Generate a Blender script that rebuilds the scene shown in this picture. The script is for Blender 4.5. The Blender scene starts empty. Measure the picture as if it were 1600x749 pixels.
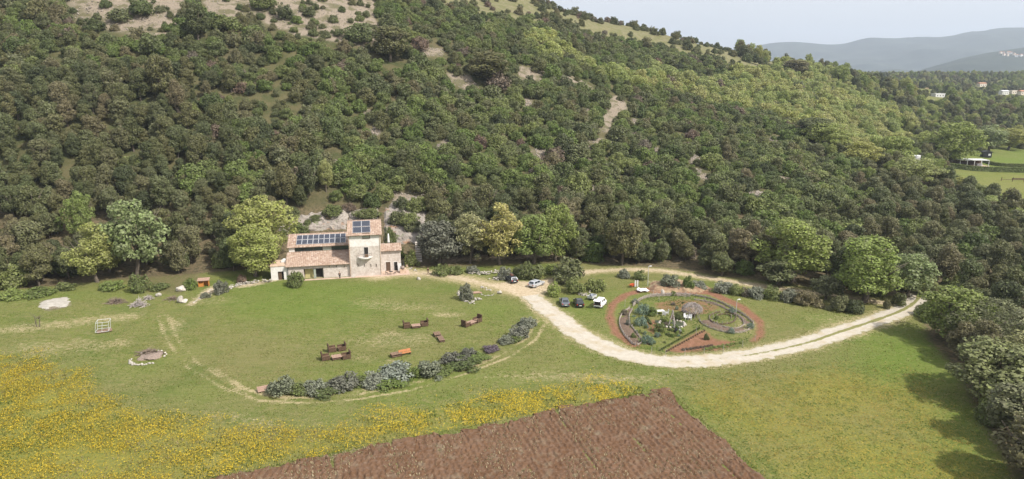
import bpy, math, random
import numpy as np
from mathutils import Vector, Matrix
random.seed(7)
rng = np.random.default_rng(11)
SC = bpy.context.scene
COL = SC.collection
R = math.radians

# ------------------------------------------------------------------ camera
CAM_H, PITCH, FPX = 46.0, R(13.6), 1066.7
cam_d = bpy.data.cameras.new('camera'); cam_d.lens = 24; cam_d.sensor_width = 36
cam_d.clip_start = 0.5; cam_d.clip_end = 30000
cam = bpy.data.objects.new('camera', cam_d); COL.objects.link(cam)
cam.location = (0, 0, CAM_H); cam.rotation_euler = (R(90) - PITCH, 0, 0)
SC.camera = cam
# ------------------------------------------------------------------ sky, sun, exposure
SUN_EL, SUN_AZ = R(47), math.atan2(0.85, -0.52)      # azimuth from +Y towards +X
world = bpy.data.worlds.new('World'); SC.world = world; world.use_nodes = True
wn = world.node_tree.nodes; wl = world.node_tree.links
bg = wn['Background']; sky = wn.new('ShaderNodeTexSky'); sky.sky_type = 'NISHITA'
sky.sun_disc = False; sky.sun_elevation = SUN_EL; sky.sun_rotation = SUN_AZ
sky.air_density = 1.0; sky.dust_density = 5.0; sky.ozone_density = 1.0; sky.altitude = 50
tc = wn.new('ShaderNodeTexCoord'); cn = wn.new('ShaderNodeTexNoise'); cn.inputs['Scale'].default_value = 1.6; cn.inputs['Detail'].default_value = 5
cm = wn.new('ShaderNodeMapping'); cm.inputs['Scale'].default_value = (1, 1, 4); wl.new(tc.outputs['Generated'], cm.inputs[0]); wl.new(cm.outputs[0], cn.inputs['Vector'])
cr = wn.new('ShaderNodeMapRange'); cr.inputs[1].default_value = .35; cr.inputs[2].default_value = .68; cr.inputs[3].default_value = .7; cr.inputs[4].default_value = .95; wl.new(cn.outputs[0], cr.inputs[0])
cx_ = wn.new('ShaderNodeMix'); cx_.data_type = 'RGBA'; wl.new(cr.outputs[0], cx_.inputs[0]); wl.new(sky.outputs[0], cx_.inputs[6]); cx_.inputs[7].default_value = (3.15, 3.15, 3.22, 1)   # thin high overcast veiling the sky
wl.new(cx_.outputs[2], bg.inputs[0]); bg.inputs[1].default_value = 0.15
sl = bpy.data.lights.new('sun', 'SUN'); sl.energy = 3.5; sl.angle = R(2.0); sl.color = (1, 0.955, 0.88)
sun = bpy.data.objects.new('sun', sl); COL.objects.link(sun)
sd = Vector((math.sin(SUN_AZ) * math.cos(SUN_EL), math.cos(SUN_AZ) * math.cos(SUN_EL), math.sin(SUN_EL)))
sun.rotation_euler = sd.to_track_quat('Z', 'Y').to_euler(); sun.location = (60, -40, 120)
SC.view_settings.view_transform = 'Standard'; SC.view_settings.look = 'None'
SC.view_settings.exposure = 1.0; SC.view_settings.gamma = 1
SC.view_settings.use_curve_mapping = False
SC.render.engine = 'CYCLES'
SC.cycles.use_denoising = True
SC.cycles.max_bounces = 5; SC.cycles.diffuse_bounces = 3; SC.cycles.transmission_bounces = 3
SC.cycles.volume_bounces = 0

# ------------------------------------------------------------------ small maths
def hash2(ix, iy, s):
    h = (ix.astype(np.int64) * 374761393 + iy.astype(np.int64) * 668265263 + s * 974634777) & 0x7fffffff
    h = ((h ^ (h >> 13)) * 1274126177) & 0x7fffffff
    return ((h ^ (h >> 16)) & 0xffff) / 65535.0
def vn(x, y, s=0):
    x = np.asarray(x, float); y = np.asarray(y, float)
    ix = np.floor(x); iy = np.floor(y); fx = x - ix; fy = y - iy
    fx = fx * fx * (3 - 2 * fx); fy = fy * fy * (3 - 2 * fy)
    ix = ix.astype(np.int64); iy = iy.astype(np.int64)
    a = hash2(ix, iy, s); b = hash2(ix + 1, iy, s); c = hash2(ix, iy + 1, s); d = hash2(ix + 1, iy + 1, s)
    return (a * (1 - fx) + b * fx) * (1 - fy) + (c * (1 - fx) + d * fx) * fy
def fbm(x, y, s=0, o=4):
    t = 0; a = .5; n = 0
    for k in range(o):
        t = t + a * vn(np.asarray(x) * 2 ** k, np.asarray(y) * 2 ** k, s + k * 17); n += a; a *= .5
    return t / n
def sst(a, b, x):
    t = np.clip((x - a) / (b - a), 0, 1); return t * t * (3 - 2 * t)
def inpoly(px, py, poly):
    px = np.asarray(px, float); py = np.asarray(py, float); r = np.zeros(px.shape, bool)
    n = len(poly)
    for i in range(n):
        x0, y0 = poly[i]; x1, y1 = poly[(i + 1) % n]
        if y0 == y1: continue
        c = ((y0 > py) != (y1 > py)) & (px < (x1 - x0) * (py - y0) / (y1 - y0) + x0)
        r ^= c
    return r
def dpoly(x, y, pts, closed=False):
    """distance from points to a polyline"""
    d = np.full(np.shape(x), 1e9); P = list(pts) + ([pts[0]] if closed else [])
    for (x0, y0), (x1, y1) in zip(P[:-1], P[1:]):
        vx, vy = x1 - x0, y1 - y0; L = vx * vx + vy * vy + 1e-9
        t = np.clip(((x - x0) * vx + (y - y0) * vy) / L, 0, 1)
        d = np.minimum(d, np.hypot(x - x0 - t * vx, y - y0 - t * vy))
    return d
CP, SP = math.cos(PITCH), math.sin(PITCH)
def ray(px, py):
    cx = (np.asarray(px, float) - 800) / FPX; cy = (374.5 - np.asarray(py, float)) / FPX
    return cx, CP + cy * SP, -SP + cy * CP          # direction per unit of view depth
def proj(x, y, z):
    z = z - CAM_H; d = y * CP - z * SP; u = y * SP + z * CP
    d = np.where(d < 1, 1, d)
    return 800 + FPX * x / d, 374.5 - FPX * u / d

# ------------------------------------------------------------------ terrain: heights surveyed along sight lines
def survey():
    S = [  # column px, [(py, forward distance)]
        (-350, [(447, None), (300, 182), (150, 225), (0, 290), (-100, 345)]),
        (0, [(447, None), (380, 164), (300, 181), (200, 208), (100, 241), (0, 283), (-90, 330)]),
        (300, [(430, None), (370, 172), (300, 188), (200, 216), (100, 250), (0, 295), (-70, 340)]),
        (500, [(415, None), (350, 184), (300, 194), (200, 224), (100, 262), (0, 318), (-50, 360)]),
        (700, [(405, None), (300, 199), (200, 238), (100, 287), (30, 342), (-8, 410)]),
        (850, [(408, None), (330, 192), (250, 226), (170, 268), (100, 320), (50, 380), (6, 455)]),
        (1000, [(420, None), (340, 190), (260, 230), (190, 285), (130, 360), (85, 440), (44, 530)]),
        (1200, [(445, None), (360, 182), (280, 228), (220, 285), (160, 385), (120, 485), (96, 590)]),
        (1310, [(458, None), (370, 180), (300, 228), (230, 300), (170, 410), (135, 530), (117, 620)]),
        (1420, [(460, None), (300, 250), (250, 335), (185, 500), (150, 700), (138, 950)]),
        (1560, [(450, None), (300, 258), (262, 340), (210, 480), (165, 700), (141, 1000)]),
        (1800, [(450, None), (300, 256), (262, 336), (210, 480), (165, 700), (141, 1000)])]
    pts = []
    for px, L in S:
        for py, Y in L:
            dx, dy, dz = ray(px, py)
            t = CAM_H / -dz if Y is None else Y / dy
            pts.append((t * dx, t * dy, CAM_H + t * dz))
    for X in (-260, -130, -60, 0, 60, 110, 170):
        for Y in (20, 60, 90, 118): pts.append((X, Y, 0))
    for X, Y, Z in ((-150, 500, 128), (60, 560, 80), (180, 620, 66), (250, 700, 50), (420, 850, 36), (-400, 520, 160), (700, 1200, 42),
                    (300, 1150, 30), (1100, 1200, 42), (-500, 330, 100), (-420, 200, 30), (-500, 100, 0)):
        pts.append((X, Y, Z))
    return np.array(pts)
SV = survey()
def tps_fit(P, lam=8.0):
    s = 100.0; xy = P[:, :2] / s; n = len(P)
    r2 = ((xy[:, None] - xy[None]) ** 2).sum(-1); K = np.where(r2 > 0, .5 * r2 * np.log(r2 + 1e-12), 0)
    K += np.eye(n) * lam * 1e-3
    A = np.zeros((n + 3, n + 3)); A[:n, :n] = K; A[:n, n] = 1; A[:n, n + 1:] = xy; A[n, :n] = 1; A[n + 1:, :n] = xy.T
    w = np.linalg.solve(A, np.r_[P[:, 2], 0, 0, 0]); return xy, w, s
_xy, _w, _s = tps_fit(SV)
def tps(x, y):
    x = np.asarray(x, float).ravel() / _s; y = np.asarray(y, float).ravel() / _s
    out = np.empty_like(x)
    for i in range(0, len(x), 40000):
        a, b = x[i:i + 40000, None], y[i:i + 40000, None]
        r2 = (a - _xy[:, 0]) ** 2 + (b - _xy[:, 1]) ** 2
        out[i:i + 40000] = (.5 * r2 * np.log(r2 + 1e-12)) @ _w[:-3] + _w[-3] + a[:, 0] * _w[-2] + b[:, 0] * _w[-1]
    return out
def flat_at(px, py):
    dx, dy, dz = ray(px, py); t = -CAM_H / dz; return (float(t * dx), float(t * dy))
FOOT = [flat_at(*p) for p in ((-900, 480), (-350, 462), (0, 446), (200, 436), (330, 424), (430, 418), (540, 412), (660, 408), (760, 405), (900, 408), (1000, 420),
                              (1140, 440), (1250, 452), (1340, 462), (1440, 462), (1700, 440))]
FX = np.array([p[0] for p in FOOT]); FY = np.array([p[1] for p in FOOT])
def height(x, y):
    x = np.asarray(x, float); sh = x.shape; xr = x.ravel(); yr = np.asarray(y, float).ravel()
    z = tps(xr, np.minimum(yr, 1400))
    z = np.where(yr > 950, z + (40 - z) * sst(950, 1400, yr), z)
    z = np.where(np.abs(xr) > 900, z + (np.clip(z, 0, 60) - z), z)
    s = yr - np.interp(xr, FX, FY)                    # behind the foot of the slope
    z = np.maximum(z, 0) * sst(-4, 22, s)
    z = z + sst(0, 40, s) * (fbm(xr / 34, yr / 34, 3, 3) - .5) * np.clip(z * .16, 0, 5)
    z = z + (fbm(xr / 30, yr / 30, 5, 2) - .5) * .5 * sst(-15, 25, 140 - yr) * sst(40, 55, yr)
    return z.reshape(sh)
def hit(px, py):
    """where a line of sight meets the terrain"""
    px = np.atleast_1d(np.asarray(px, float)); py = np.atleast_1d(np.asarray(py, float)); dx, dy, dz = ray(px, py)
    t = np.full(px.shape, 30.); lo = t.copy(); done = np.zeros(px.shape, bool)
    while not done.all() and t.min() < 2500:
        a = ~done
        if not a.any(): break
        zz = np.full(px.shape, -1e9); zz[a] = CAM_H + t[a] * dz[a] - height(t[a] * dx[a], t[a] * dy[a])
        b = a & (zz <= 0); done |= b
        lo = np.where(a & ~b, t, lo); t = np.where(a & ~b, t * 1.03 + .5, t)
        done |= t > 2500
    hi = t.copy()
    for _ in range(14):
        m = (lo + hi) / 2; b = CAM_H + m * dz - height(m * dx, m * dy) <= 0
        hi = np.where(b, m, hi); lo = np.where(b, lo, m)
    return np.stack([hi * dx, hi * dy, height(hi * dx, hi * dy)], -1)
def at(px, py):
    return Vector(hit(px, py)[0])
def ats(L):
    H = hit([p[0] for p in L], [p[1] for p in L]); return [(float(a), float(b)) for a, b, _ in H]
def hz(x, y): return float(height(np.array([x]), np.array([y]))[0])
def ppm(p):
    """photo pixels per metre at a point"""
    return FPX / (p[1] * CP - (p[2] - CAM_H) * SP)

# ------------------------------------------------------------------ object helpers
def link(o, parent=None):
    COL.objects.link(o)
    if parent is not None: o.parent = parent
    return o
def tag(o, label=None, cat=None, group=None, kind=None):
    if label: o['label'] = label
    if cat: o['category'] = cat
    if group: o['group'] = group
    if kind: o['kind'] = kind
    return o
def empty(name, loc, rz=0, scale=1.0):
    o = bpy.data.objects.new(name, None); o.empty_display_size = .5
    o.location = loc; o.rotation_euler = (0, 0, rz); o.scale = (scale,) * 3
    return link(o)
def npmesh(name, V, F, mat=None, attrs=None, smooth=False, nv=None):
    """V (n,3); F (m,k) with constant k"""
    me = bpy.data.meshes.new(name); V = np.asarray(V, np.float32); F = np.asarray(F, np.int32); k = F.shape[1]
    me.vertices.add(len(V)); me.vertices.foreach_set('co', V.ravel())
    me.loops.add(F.size); me.loops.foreach_set('vertex_index', F.ravel())
    me.polygons.add(len(F)); me.polygons.foreach_set('loop_start', np.arange(0, F.size, k, dtype=np.int32))
    try: me.polygons.foreach_set('loop_total', np.full(len(F), k, np.int32))
    except Exception: pass
    me.update(calc_edges=True); me.validate()
    if smooth: me.polygons.foreach_set('use_smooth', np.ones(len(F), bool))
    for n, (dom, a) in (attrs or {}).items():
        at_ = me.attributes.new(n, 'FLOAT', dom); at_.data.foreach_set('value', np.asarray(a, np.float32))
    if mat is not None: me.materials.append(mat)
    return me
def gridmesh(name, X, Y, Z, mat, attrs=None, smooth=True):
    n, m = X.shape; I = np.arange(n * m).reshape(n, m)
    F = np.stack([I[:-1, :-1], I[:-1, 1:], I[1:, 1:], I[1:, :-1]], -1).reshape(-1, 4)
    F = F if True else F
    return npmesh(name, np.stack([X, Y, Z], -1).reshape(-1, 3), F, mat, {k: ('POINT', v.ravel()) for k, v in (attrs or {}).items()}, smooth)

# ------------------------------------------------------------------ node helpers
class NT:
    def __init__(s, name):
        s.m = bpy.data.materials.new(name); s.m.use_nodes = True; s.t = s.m.node_tree
        s.b = s.t.nodes['Principled BSDF']; s.out = s.t.nodes['Material Output']
        s.b.inputs['Specular IOR Level'].default_value = .25; s.b.inputs['Roughness'].default_value = .85
    def n(s, typ, ins=None, **kw):
        d = s.t.nodes.new(typ)
        for k, v in kw.items(): setattr(d, k, v)
        for k, v in (ins or {}).items(): s.set(d.inputs[k], v)
        return d
    def set(s, sock, v):
        if hasattr(v, 'node'): s.t.links.new(v, sock)
        else: sock.default_value = (*v, 1) if isinstance(v, tuple) and len(v) == 3 and sock.type == 'RGBA' else v
    def noise(s, scale, detail=3, rough=.55, vec=None, dist=0):
        d = s.n('ShaderNodeTexNoise', {'Scale': scale, 'Detail': detail, 'Roughness': rough, 'Distortion': dist})
        s.set(d.inputs['Vector'], vec if vec is not None else s.pos()); return d.outputs[0]
    def pos(s):
        if not hasattr(s, '_p'): s._p = s.n('ShaderNodeNewGeometry').outputs['Position']
        return s._p
    def obj(s):
        if not hasattr(s, '_o'): s._o = s.n('ShaderNodeTexCoord').outputs['Object']
        return s._o
    def attr(s, name, typ='GEOMETRY'):
        return s.n('ShaderNodeAttribute', attribute_name=name, attribute_type=typ).outputs['Fac']
    def m_(s, op, a, b=0.0, c=None):
        d = s.n('ShaderNodeMath', operation=op); s.set(d.inputs[0], a); s.set(d.inputs[1], b)
        if c is not None: s.set(d.inputs[2], c)
        return d.outputs[0]
    def ramp(s, f, stops, interp='LINEAR'):
        d = s.n('ShaderNodeValToRGB'); s.set(d.inputs[0], f); e = d.color_ramp.elements; d.color_ramp.interpolation = interp
        while len(e) < len(stops): e.new(.5)
        for i, (p, c) in enumerate(stops):
            e[i].position = p; e[i].color = (*c, 1) if isinstance(c, tuple) else (c, c, c, 1)
        return d.outputs[0]
    def mix(s, f, a, b, typ='MIX'):
        d = s.n('ShaderNodeMix', data_type='RGBA', blend_type=typ); s.set(d.inputs[0], f)
        s.set(d.inputs[6], a); s.set(d.inputs[7], b); return d.outputs[2]
    def lerp(s, x, a, b, c=0.0, d=1.0):
        q = s.n('ShaderNodeMapRange', {'From Min': a, 'From Max': b, 'To Min': c, 'To Max': d}); s.set(q.inputs[0], x); return q.outputs[0]
    def bump(s, h, strength=.5, dist=.1):
        d = s.n('ShaderNodeBump', {'Strength': strength, 'Distance': dist}); s.set(d.inputs['Height'], h)
        s.t.links.new(d.outputs[0], s.b.inputs['Normal'])
    def col(s, c): s.set(s.b.inputs['Base Color'], c)
    def rough(s, v): s.set(s.b.inputs['Roughness'], v)
def plain(name, c, rough=.8, var=.15, scale=3.0, metal=0.0, spec=.3, bump=0):
    t = NT(name); f = t.noise(scale, 4, .6, t.obj())
    t.col(t.ramp(f, [(.3, tuple(x * (1 - var) for x in c)), (.7, tuple(min(1, x * (1 + var)) for x in c))]))
    t.rough(rough); t.b.inputs['Metallic'].default_value = metal; t.b.inputs['Specular IOR Level'].default_value = spec
    if bump: t.bump(t.noise(scale * 6, 4, .6, t.obj()), bump, .03)
    return t.m

# ------------------------------------------------------------------ outlines of the clearing, tracks and beds (surveyed points)
CLEAR = [(-900, 500), (-350, 475), (0, 453), (60, 450), (140, 441), (220, 432), (300, 427), (360, 424), (418, 418), (425, 395), (440, 360), (470, 330), (560, 322), (620, 332),
         (652, 335), (662, 380), (690, 408), (740, 405), (800, 408), (860, 404), (930, 414), (1030, 418), (1140, 434), (1250, 446), (1330, 462), (1420, 462), (1434, 470),
         (1448, 530), (1490, 575), (1530, 645), (1585, 749), (1700, 950), (1700, 1400), (-1500, 1400)]
SCREE = [[(95, -60), (300, -60), (283, 30), (262, 58), (228, 62), (190, 48), (160, 44), (118, 42)], [(308, -30), (600, -40), (585, 30), (600, 60), (570, 78), (530, 66), (490, 58), (440, 48), (390, 30), (340, 45), (322, 20)],
         [(700, 112), (735, 118), (748, 138), (728, 145), (705, 130)], [(805, 103), (850, 112), (880, 118), (912, 128), (930, 140), (905, 142), (870, 130), (815, 126)], [(945, 150), (972, 152), (978, 168), (960, 190), (955, 205), (935, 208), (945, 175)],
         [(905, 168), (925, 172), (918, 182)], [(918, 215), (950, 215), (930, 232), (912, 238)], [(820, 155), (832, 158), (828, 176), (816, 174)], [(830, 232), (862, 235), (848, 256), (832, 255)], [(1022, 228), (1034, 232), (1032, 268), (1020, 262)],
         [(1085, 272), (1125, 272), (1108, 288)], [(1215, 275), (1245, 280), (1240, 300), (1222, 292)], [(610, 300), (665, 300), (655, 335), (612, 335)], [(520, 250), (535, 250), (530, 262)], [(690, 215), (705, 215), (700, 235)], [(595, 170), (640, 160), (620, 180)],
         [(655, 75), (700, 75), (690, 88), (660, 88)], [(740, 240), (760, 250), (745, 262)], [(1375, 365), (1400, 370), (1390, 385)], [(1265, 335), (1280, 338), (1270, 350)]]
_q = random.Random(23)
for _ in range(22):
    qx, qy = _q.uniform(560, 1230), _q.uniform(165, 310); qw, qh = _q.uniform(5, 13), _q.uniform(4, 10); SCREE.append([(qx - qw, qy), (qx - qw * .3, qy - qh), (qx + qw, qy - qh * .5), (qx + qw * .8, qy + qh * .6), (qx - qw * .2, qy + qh)])
SCREE += [[(928, 228), (938, 230), (922, 252), (910, 258)]]
RIDGE = [(590, -80), (700, -30), (860, 0), (1000, 36), (1235, 92), (1200, 112), (1120, 98), (1040, 76), (950, 66), (880, 48), (790, 30), (700, 20), (640, 10)]
BRIGHT = [(815, 55), (860, 62), (905, 95), (985, 112), (1060, 122), (1110, 128), (1160, 118), (1230, 100), (1290, 115), (1330, 145), (1420, 190), (1430, 240), (1400, 275), (1340, 245),
          (1290, 240), (1220, 195), (1120, 165), (1040, 150), (950, 135), (900, 108), (840, 85)]
MEADOW = [(1478, 262), (1530, 262), (1600, 268), (1900, 272), (1900, 350), (1640, 345), (1590, 332), (1545, 312), (1500, 290)]
LAWN = [(1500, 240), (1560, 238), (1600, 235), (1900, 235), (1900, 275), (1600, 272), (1480, 262)]
GLADE = [(1385, 205), (1425, 203), (1418, 222), (1375, 218)]
FLOWER = [(-600, 590), (0, 558), (60, 562), (130, 590), (150, 620), (230, 640), (330, 655), (400, 672), (500, 668), (600, 652), (700, 634), (800, 617), (930, 602), (1010, 606),
          (1000, 622), (800, 658), (600, 694), (330, 752), (-100, 845), (-900, 950)]
GOLD = [(1060, 615), (1110, 595), (1300, 570), (1440, 590), (1520, 680), (1580, 780), (1300, 850), (1200, 749)]
W = {}
W['road'] = ats([(800, 452), (828, 462), (848, 478), (872, 497), (905, 522), (945, 543), (990, 557), (1045, 566), (1110, 563), (1180, 554), (1255, 538), (1310, 520), (1365, 502), (1410, 485), (1432, 470), (1438, 455), (1436, 436)])
W['track'] = ats([(840, 444), (875, 434), (925, 424), (980, 421), (1035, 423), (1085, 431), (1140, 440), (1200, 449), (1260, 456), (1320, 464), (1370, 472), (1412, 480)])
W['path'] = ats([(590, 432), (625, 427), (665, 427), (700, 431), (740, 440), (775, 447), (815, 458)])
W['loop'] = ats([(255, 495), (268, 530), (300, 570), (350, 600), (410, 622), (480, 626), (560, 620), (640, 606), (720, 582), (790, 556), (830, 530), (845, 505), (850, 488)])
W['loop_in'] = ats([(330, 575), (380, 608), (450, 622), (530, 614), (610, 602), (680, 590), (745, 570), (800, 545)])
W['left'] = ats([(-60, 520), (0, 514), (60, 512), (130, 502), (200, 495)])
W['bend'] = ats([(700, 408), (740, 402), (800, 400), (850, 398)])
GARDEN = [(952, 495), (958, 475), (980, 460), (1010, 452), (1060, 448), (1110, 458), (1160, 480), (1188, 505), (1188, 525), (1165, 540), (1110, 550), (1040, 552), (990, 540), (962, 520)]
# ------------------------------------------------------------------ ground sheet
def ground_material():
    t = NT('ground')
    dry, dirt, scree, wood, gold, red, lush = (t.attr(a) for a in ('dry', 'dirt', 'scree', 'wood', 'gold', 'red', 'lush'))
    n_big = t.noise(.035, 3); n_mid = t.noise(.22, 4); n_f = t.noise(1.3, 4, .65); n_ff = t.noise(5.5, 3, .7)
    g = t.mix(t.lerp(n_mid, .35, .65), (.094, .126, .022), (.14, .158, .036))
    g = t.mix(t.lerp(n_big, .4, .62), g, (.15, .145, .05))
    g = t.mix(t.m_('MULTIPLY', t.lerp(n_f, .45, .72), .8), g, (.195, .17, .08)); n_m2 = t.noise(.55, 5, .7); g = t.mix(t.m_('MULTIPLY', t.lerp(n_m2, .52, .7), .6), g, (.2, .17, .082)); st = t.n('ShaderNodeMapping'); t.set(st.inputs['Vector'], t.pos()); st.inputs['Scale'].default_value = (.25, 1.6, 1); st.inputs['Rotation'].default_value = (0, 0, .25); n_st = t.noise(1.1, 4, .7, st.outputs[0]); g = t.mix(t.m_('MULTIPLY', t.lerp(n_st, .5, .72), .55), g, (.19, .17, .07)); g = t.mix(t.m_('MULTIPLY', t.lerp(n_st, .5, .3), .5), g, (.06, .09, .018))
    g = t.mix(t.m_('MULTIPLY', t.lerp(n_ff, .5, .68), .75), g, (.042, .07, .014)); g = t.mix(t.m_('MULTIPLY', t.lerp(n_ff, .48, .32), .6), g, (.2, .19, .085)); n_c = t.noise(.085, 5, .7); g = t.mix(t.m_('MULTIPLY', t.lerp(n_c, .52, .68), .6), g, (.07, .105, .02))
    g = t.mix(lush, g, t.mix(t.lerp(n_f, .3, .7), (.078, .13, .018), (.115, .162, .026)))
    def layer(mask, c, wob=.5, base=None):
        k = t.m_('ADD', mask, t.m_('MULTIPLY', t.m_('SUBTRACT', n_f, .5), wob))
        k = t.m_('ADD', k, t.m_('MULTIPLY', t.m_('SUBTRACT', n_ff, .5), wob * 1.1))
        return t.mix(t.lerp(k, .3, .74), base if base is not None else g, c)
    g = layer(gold, t.mix(t.lerp(n_ff, .4, .65), (.1, .125, .022), (.29, .225, .04)), .9, g)
    g = layer(dry, t.mix(t.lerp(n_ff, .35, .7), (.25, .21, .105), (.37, .31, .19)), 1.3, g)
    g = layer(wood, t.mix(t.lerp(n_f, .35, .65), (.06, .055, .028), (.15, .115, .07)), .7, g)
    hillg = t.mix(t.lerp(n_mid, .4, .6), (.055, .062, .025), (.095, .085, .042))
    g = layer(t.attr('hill'), hillg, .3, g)
    g = layer(t.attr('ridge'), t.mix(t.lerp(n_mid, .4, .6), (.125, .125, .055), (.165, .15, .085)), .3, g)
    g = layer(dirt, t.mix(t.lerp(n_f, .3, .7), (.33, .255, .16), (.48, .4, .29)), .9, g)
    g = layer(red, t.mix(t.lerp(n_f, .3, .7), (.155, .074, .045), (.24, .128, .08)), .5, g)
    vor = t.n('ShaderNodeTexVoronoi', {'Scale': 1.3}); t.set(vor.inputs['Vector'], t.pos())
    rk = t.mix(t.lerp(vor.outputs['Distance'], 0, .8), (.235, .19, .145), (.12, .1, .074))
    rk = t.mix(t.lerp(n_ff, .4, .6), rk, (.27, .225, .175)); rk = t.mix(t.lerp(n_mid, .48, .6), rk, (.115, .105, .06))
    g = layer(scree, rk, .5, g)
    t.col(g); t.rough(.95); t.b.inputs['Specular IOR Level'].default_value = .1
    t.bump(t.m_('ADD', t.m_('MULTIPLY', n_f, .5), t.m_('MULTIPLY', n_ff, .35)), .9, .28)
    return t.m
def axis(parts):
    out = []
    for a, b, n, geo in parts:
        v = np.geomspace(a, b, n) if geo == 1 else (-np.geomspace(-a, -b, n) if geo == -1 else np.linspace(a, b, n))
        out.append(v)
    return np.unique(np.round(np.concatenate(out), 4))
gx = axis([(-9000, -135, 55, -1), (-135, 135, 451, 0), (135, 300, 60, 1), (300, 12000, 70, 1)])
gy = axis([(-400, 40, 16, 0), (40, 185, 275, 0), (185, 340, 90, 0), (340, 720, 95, 0), (720, 14000, 60, 1)])
GX, GY = np.meshgrid(gx, gy); GZ = height(GX, GY)
GZ = np.where(GY > 1500, GZ - 0.012 * (GY - 1500) * (GY < 4000) - 30 * (GY >= 4000), GZ)
PX, PY = proj(GX, GY, GZ)
wx = (fbm(GX / 7, GY / 7, 31, 3) - .5) * 26; wy = (fbm(GX / 7, GY / 7, 57, 3) - .5) * 16
near = (GY < 200)
s_ = GY - np.interp(GX, FX, FY)
A = {}
vis = GY > 30
clear_m = inpoly(PX, PY, CLEAR) | (GY < 40)
A['scree'] = np.zeros_like(GX)
for poly in SCREE: A['scree'] = np.maximum(A['scree'], inpoly(PX + wx * .5, PY + wy * .5, poly) * (GY > 150))
A['scree'] = np.maximum(A['scree'], .8 * (inpoly(PX + wx * .5, PY + wy * .4, [(62, 470), (105, 463), (112, 480), (70, 488), (58, 480)])) )
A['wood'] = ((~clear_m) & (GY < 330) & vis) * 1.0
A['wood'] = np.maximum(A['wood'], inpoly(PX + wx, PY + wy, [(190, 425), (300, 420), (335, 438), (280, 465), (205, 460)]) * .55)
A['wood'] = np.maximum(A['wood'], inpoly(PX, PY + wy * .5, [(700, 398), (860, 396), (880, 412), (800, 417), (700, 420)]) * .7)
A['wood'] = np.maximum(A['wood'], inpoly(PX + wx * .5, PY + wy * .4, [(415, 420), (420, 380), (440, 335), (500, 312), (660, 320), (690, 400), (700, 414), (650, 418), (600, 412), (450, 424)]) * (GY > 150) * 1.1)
A['hill'] = ((s_ > 14) & (PY < 330)) * np.where(fbm(GX / 12, GY / 12, 77, 3) > .42, 1., .55) * (PX < 1400)
A['gold'] = inpoly(PX + wx, PY + wy, FLOWER) * .55 + inpoly(PX + wx, PY + wy, GOLD) * (.2 + .55 * fbm(GX / 6, GY / 6, 91, 3))
A['gold'] += inpoly(PX, PY, MEADOW) * .35
def soft(d, w, k): return np.clip(1 - (d - w) / k, 0, 1)
rag = (fbm(GX / 2.5, GY / 2.5, 13, 3) - .5)
dd = {k: dpoly(GX, GY, v) for k, v in W.items()}
lp = fbm(GX / 5, GY / 5, 19, 3)
TRK = np.maximum(soft(np.abs(dd['loop'] - .85), .14, .42) * np.clip(lp * 2.2 - .3, .42, 1) * .8, soft(np.abs(dd['loop_in'] - .3), .1, .4) * np.clip(lp * 2.4 - .5, .1, 1) * .9)
A['dry'] = np.maximum.reduce([soft(dd['road'] + rag * 2, 2.2, 2.0) * .75, soft(dd['left'] + rag * 3, 1.0, 3.) * .55, soft(dd['path'] + rag * 3, 2., 3.5) * .75, soft(dd['track'] + rag * 2, 1.4, 2) * .75])
for (cx, cy, rx, ry, v) in ((620, 530, 90, 14, .38), (560, 560, 40, 8, .35), (700, 493, 34, 5, .7), (590, 475, 60, 10, .35), (330, 470, 50, 10, .3), (130, 540, 70, 12, .4), (60, 545, 60, 14, .4), (185, 535, 30, 8, .55), (1170, 505, 30, 20, .45),
                            (360, 650, 60, 10, .35), (410, 660, 50, 6, .5), (640, 480, 80, 8, .4), (275, 508, 15, 16, .6), (1330, 500, 90, 12, .35), (700, 655, 200, 8, .3), (900, 590, 200, 10, .45), (1390, 500, 25, 8, .6), (610, 563, 10, 5, .8), (605, 520, 12, 5, .8)):
    q = ((PX + wx - cx) / rx) ** 2 + ((PY + wy * .6 - cy) / ry) ** 2
    A['dry'] = np.maximum(A['dry'], v * np.clip(1.25 - q, 0, 1))
A['dirt'] = np.maximum.reduce([soft(dd['path'] + rag * 1.6, 1.0, 1.2) * .75, soft(dd['track'] + rag * 1.2, .9, .8) * .8, soft(dd['bend'] + rag * 4, 1.2, 3) * .6,
                               inpoly(PX + wx * .6, PY + wy * .5, [(765, 446), (800, 440), (850, 440), (870, 432), (885, 436), (860, 452), (850, 470), (872, 486), (840, 490), (815, 468), (790, 456)]) * .85,
                               inpoly(PX + wx * .3, PY + wy * .3, [(425, 440), (452, 436), (500, 434), (560, 431), (640, 424), (648, 418), (600, 414), (430, 428)]) * .8, inpoly(PX + wx * .3, PY + wy * .3, [(290, 478), (325, 450), (335, 447), (342, 452), (312, 470), (300, 480)]) * .9,
                               inpoly(PX + wx * .3, PY + wy * .2, [(368, 444), (420, 437), (432, 440), (400, 448), (365, 452)]) * .7])
dg = dpoly(PX, PY * 2.2, [(a, b * 2.2) for a, b in GARDEN], True)
ing = inpoly(PX, PY, GARDEN)
A['red'] = np.where(ing, 0, 0.) + soft(dg + rag * 5, 5.2, 3.2) * (~inpoly(PX, PY, [(1000, 540), (1060, 542), (1120, 535), (1170, 520), (1175, 560), (1000, 560)]))
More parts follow.
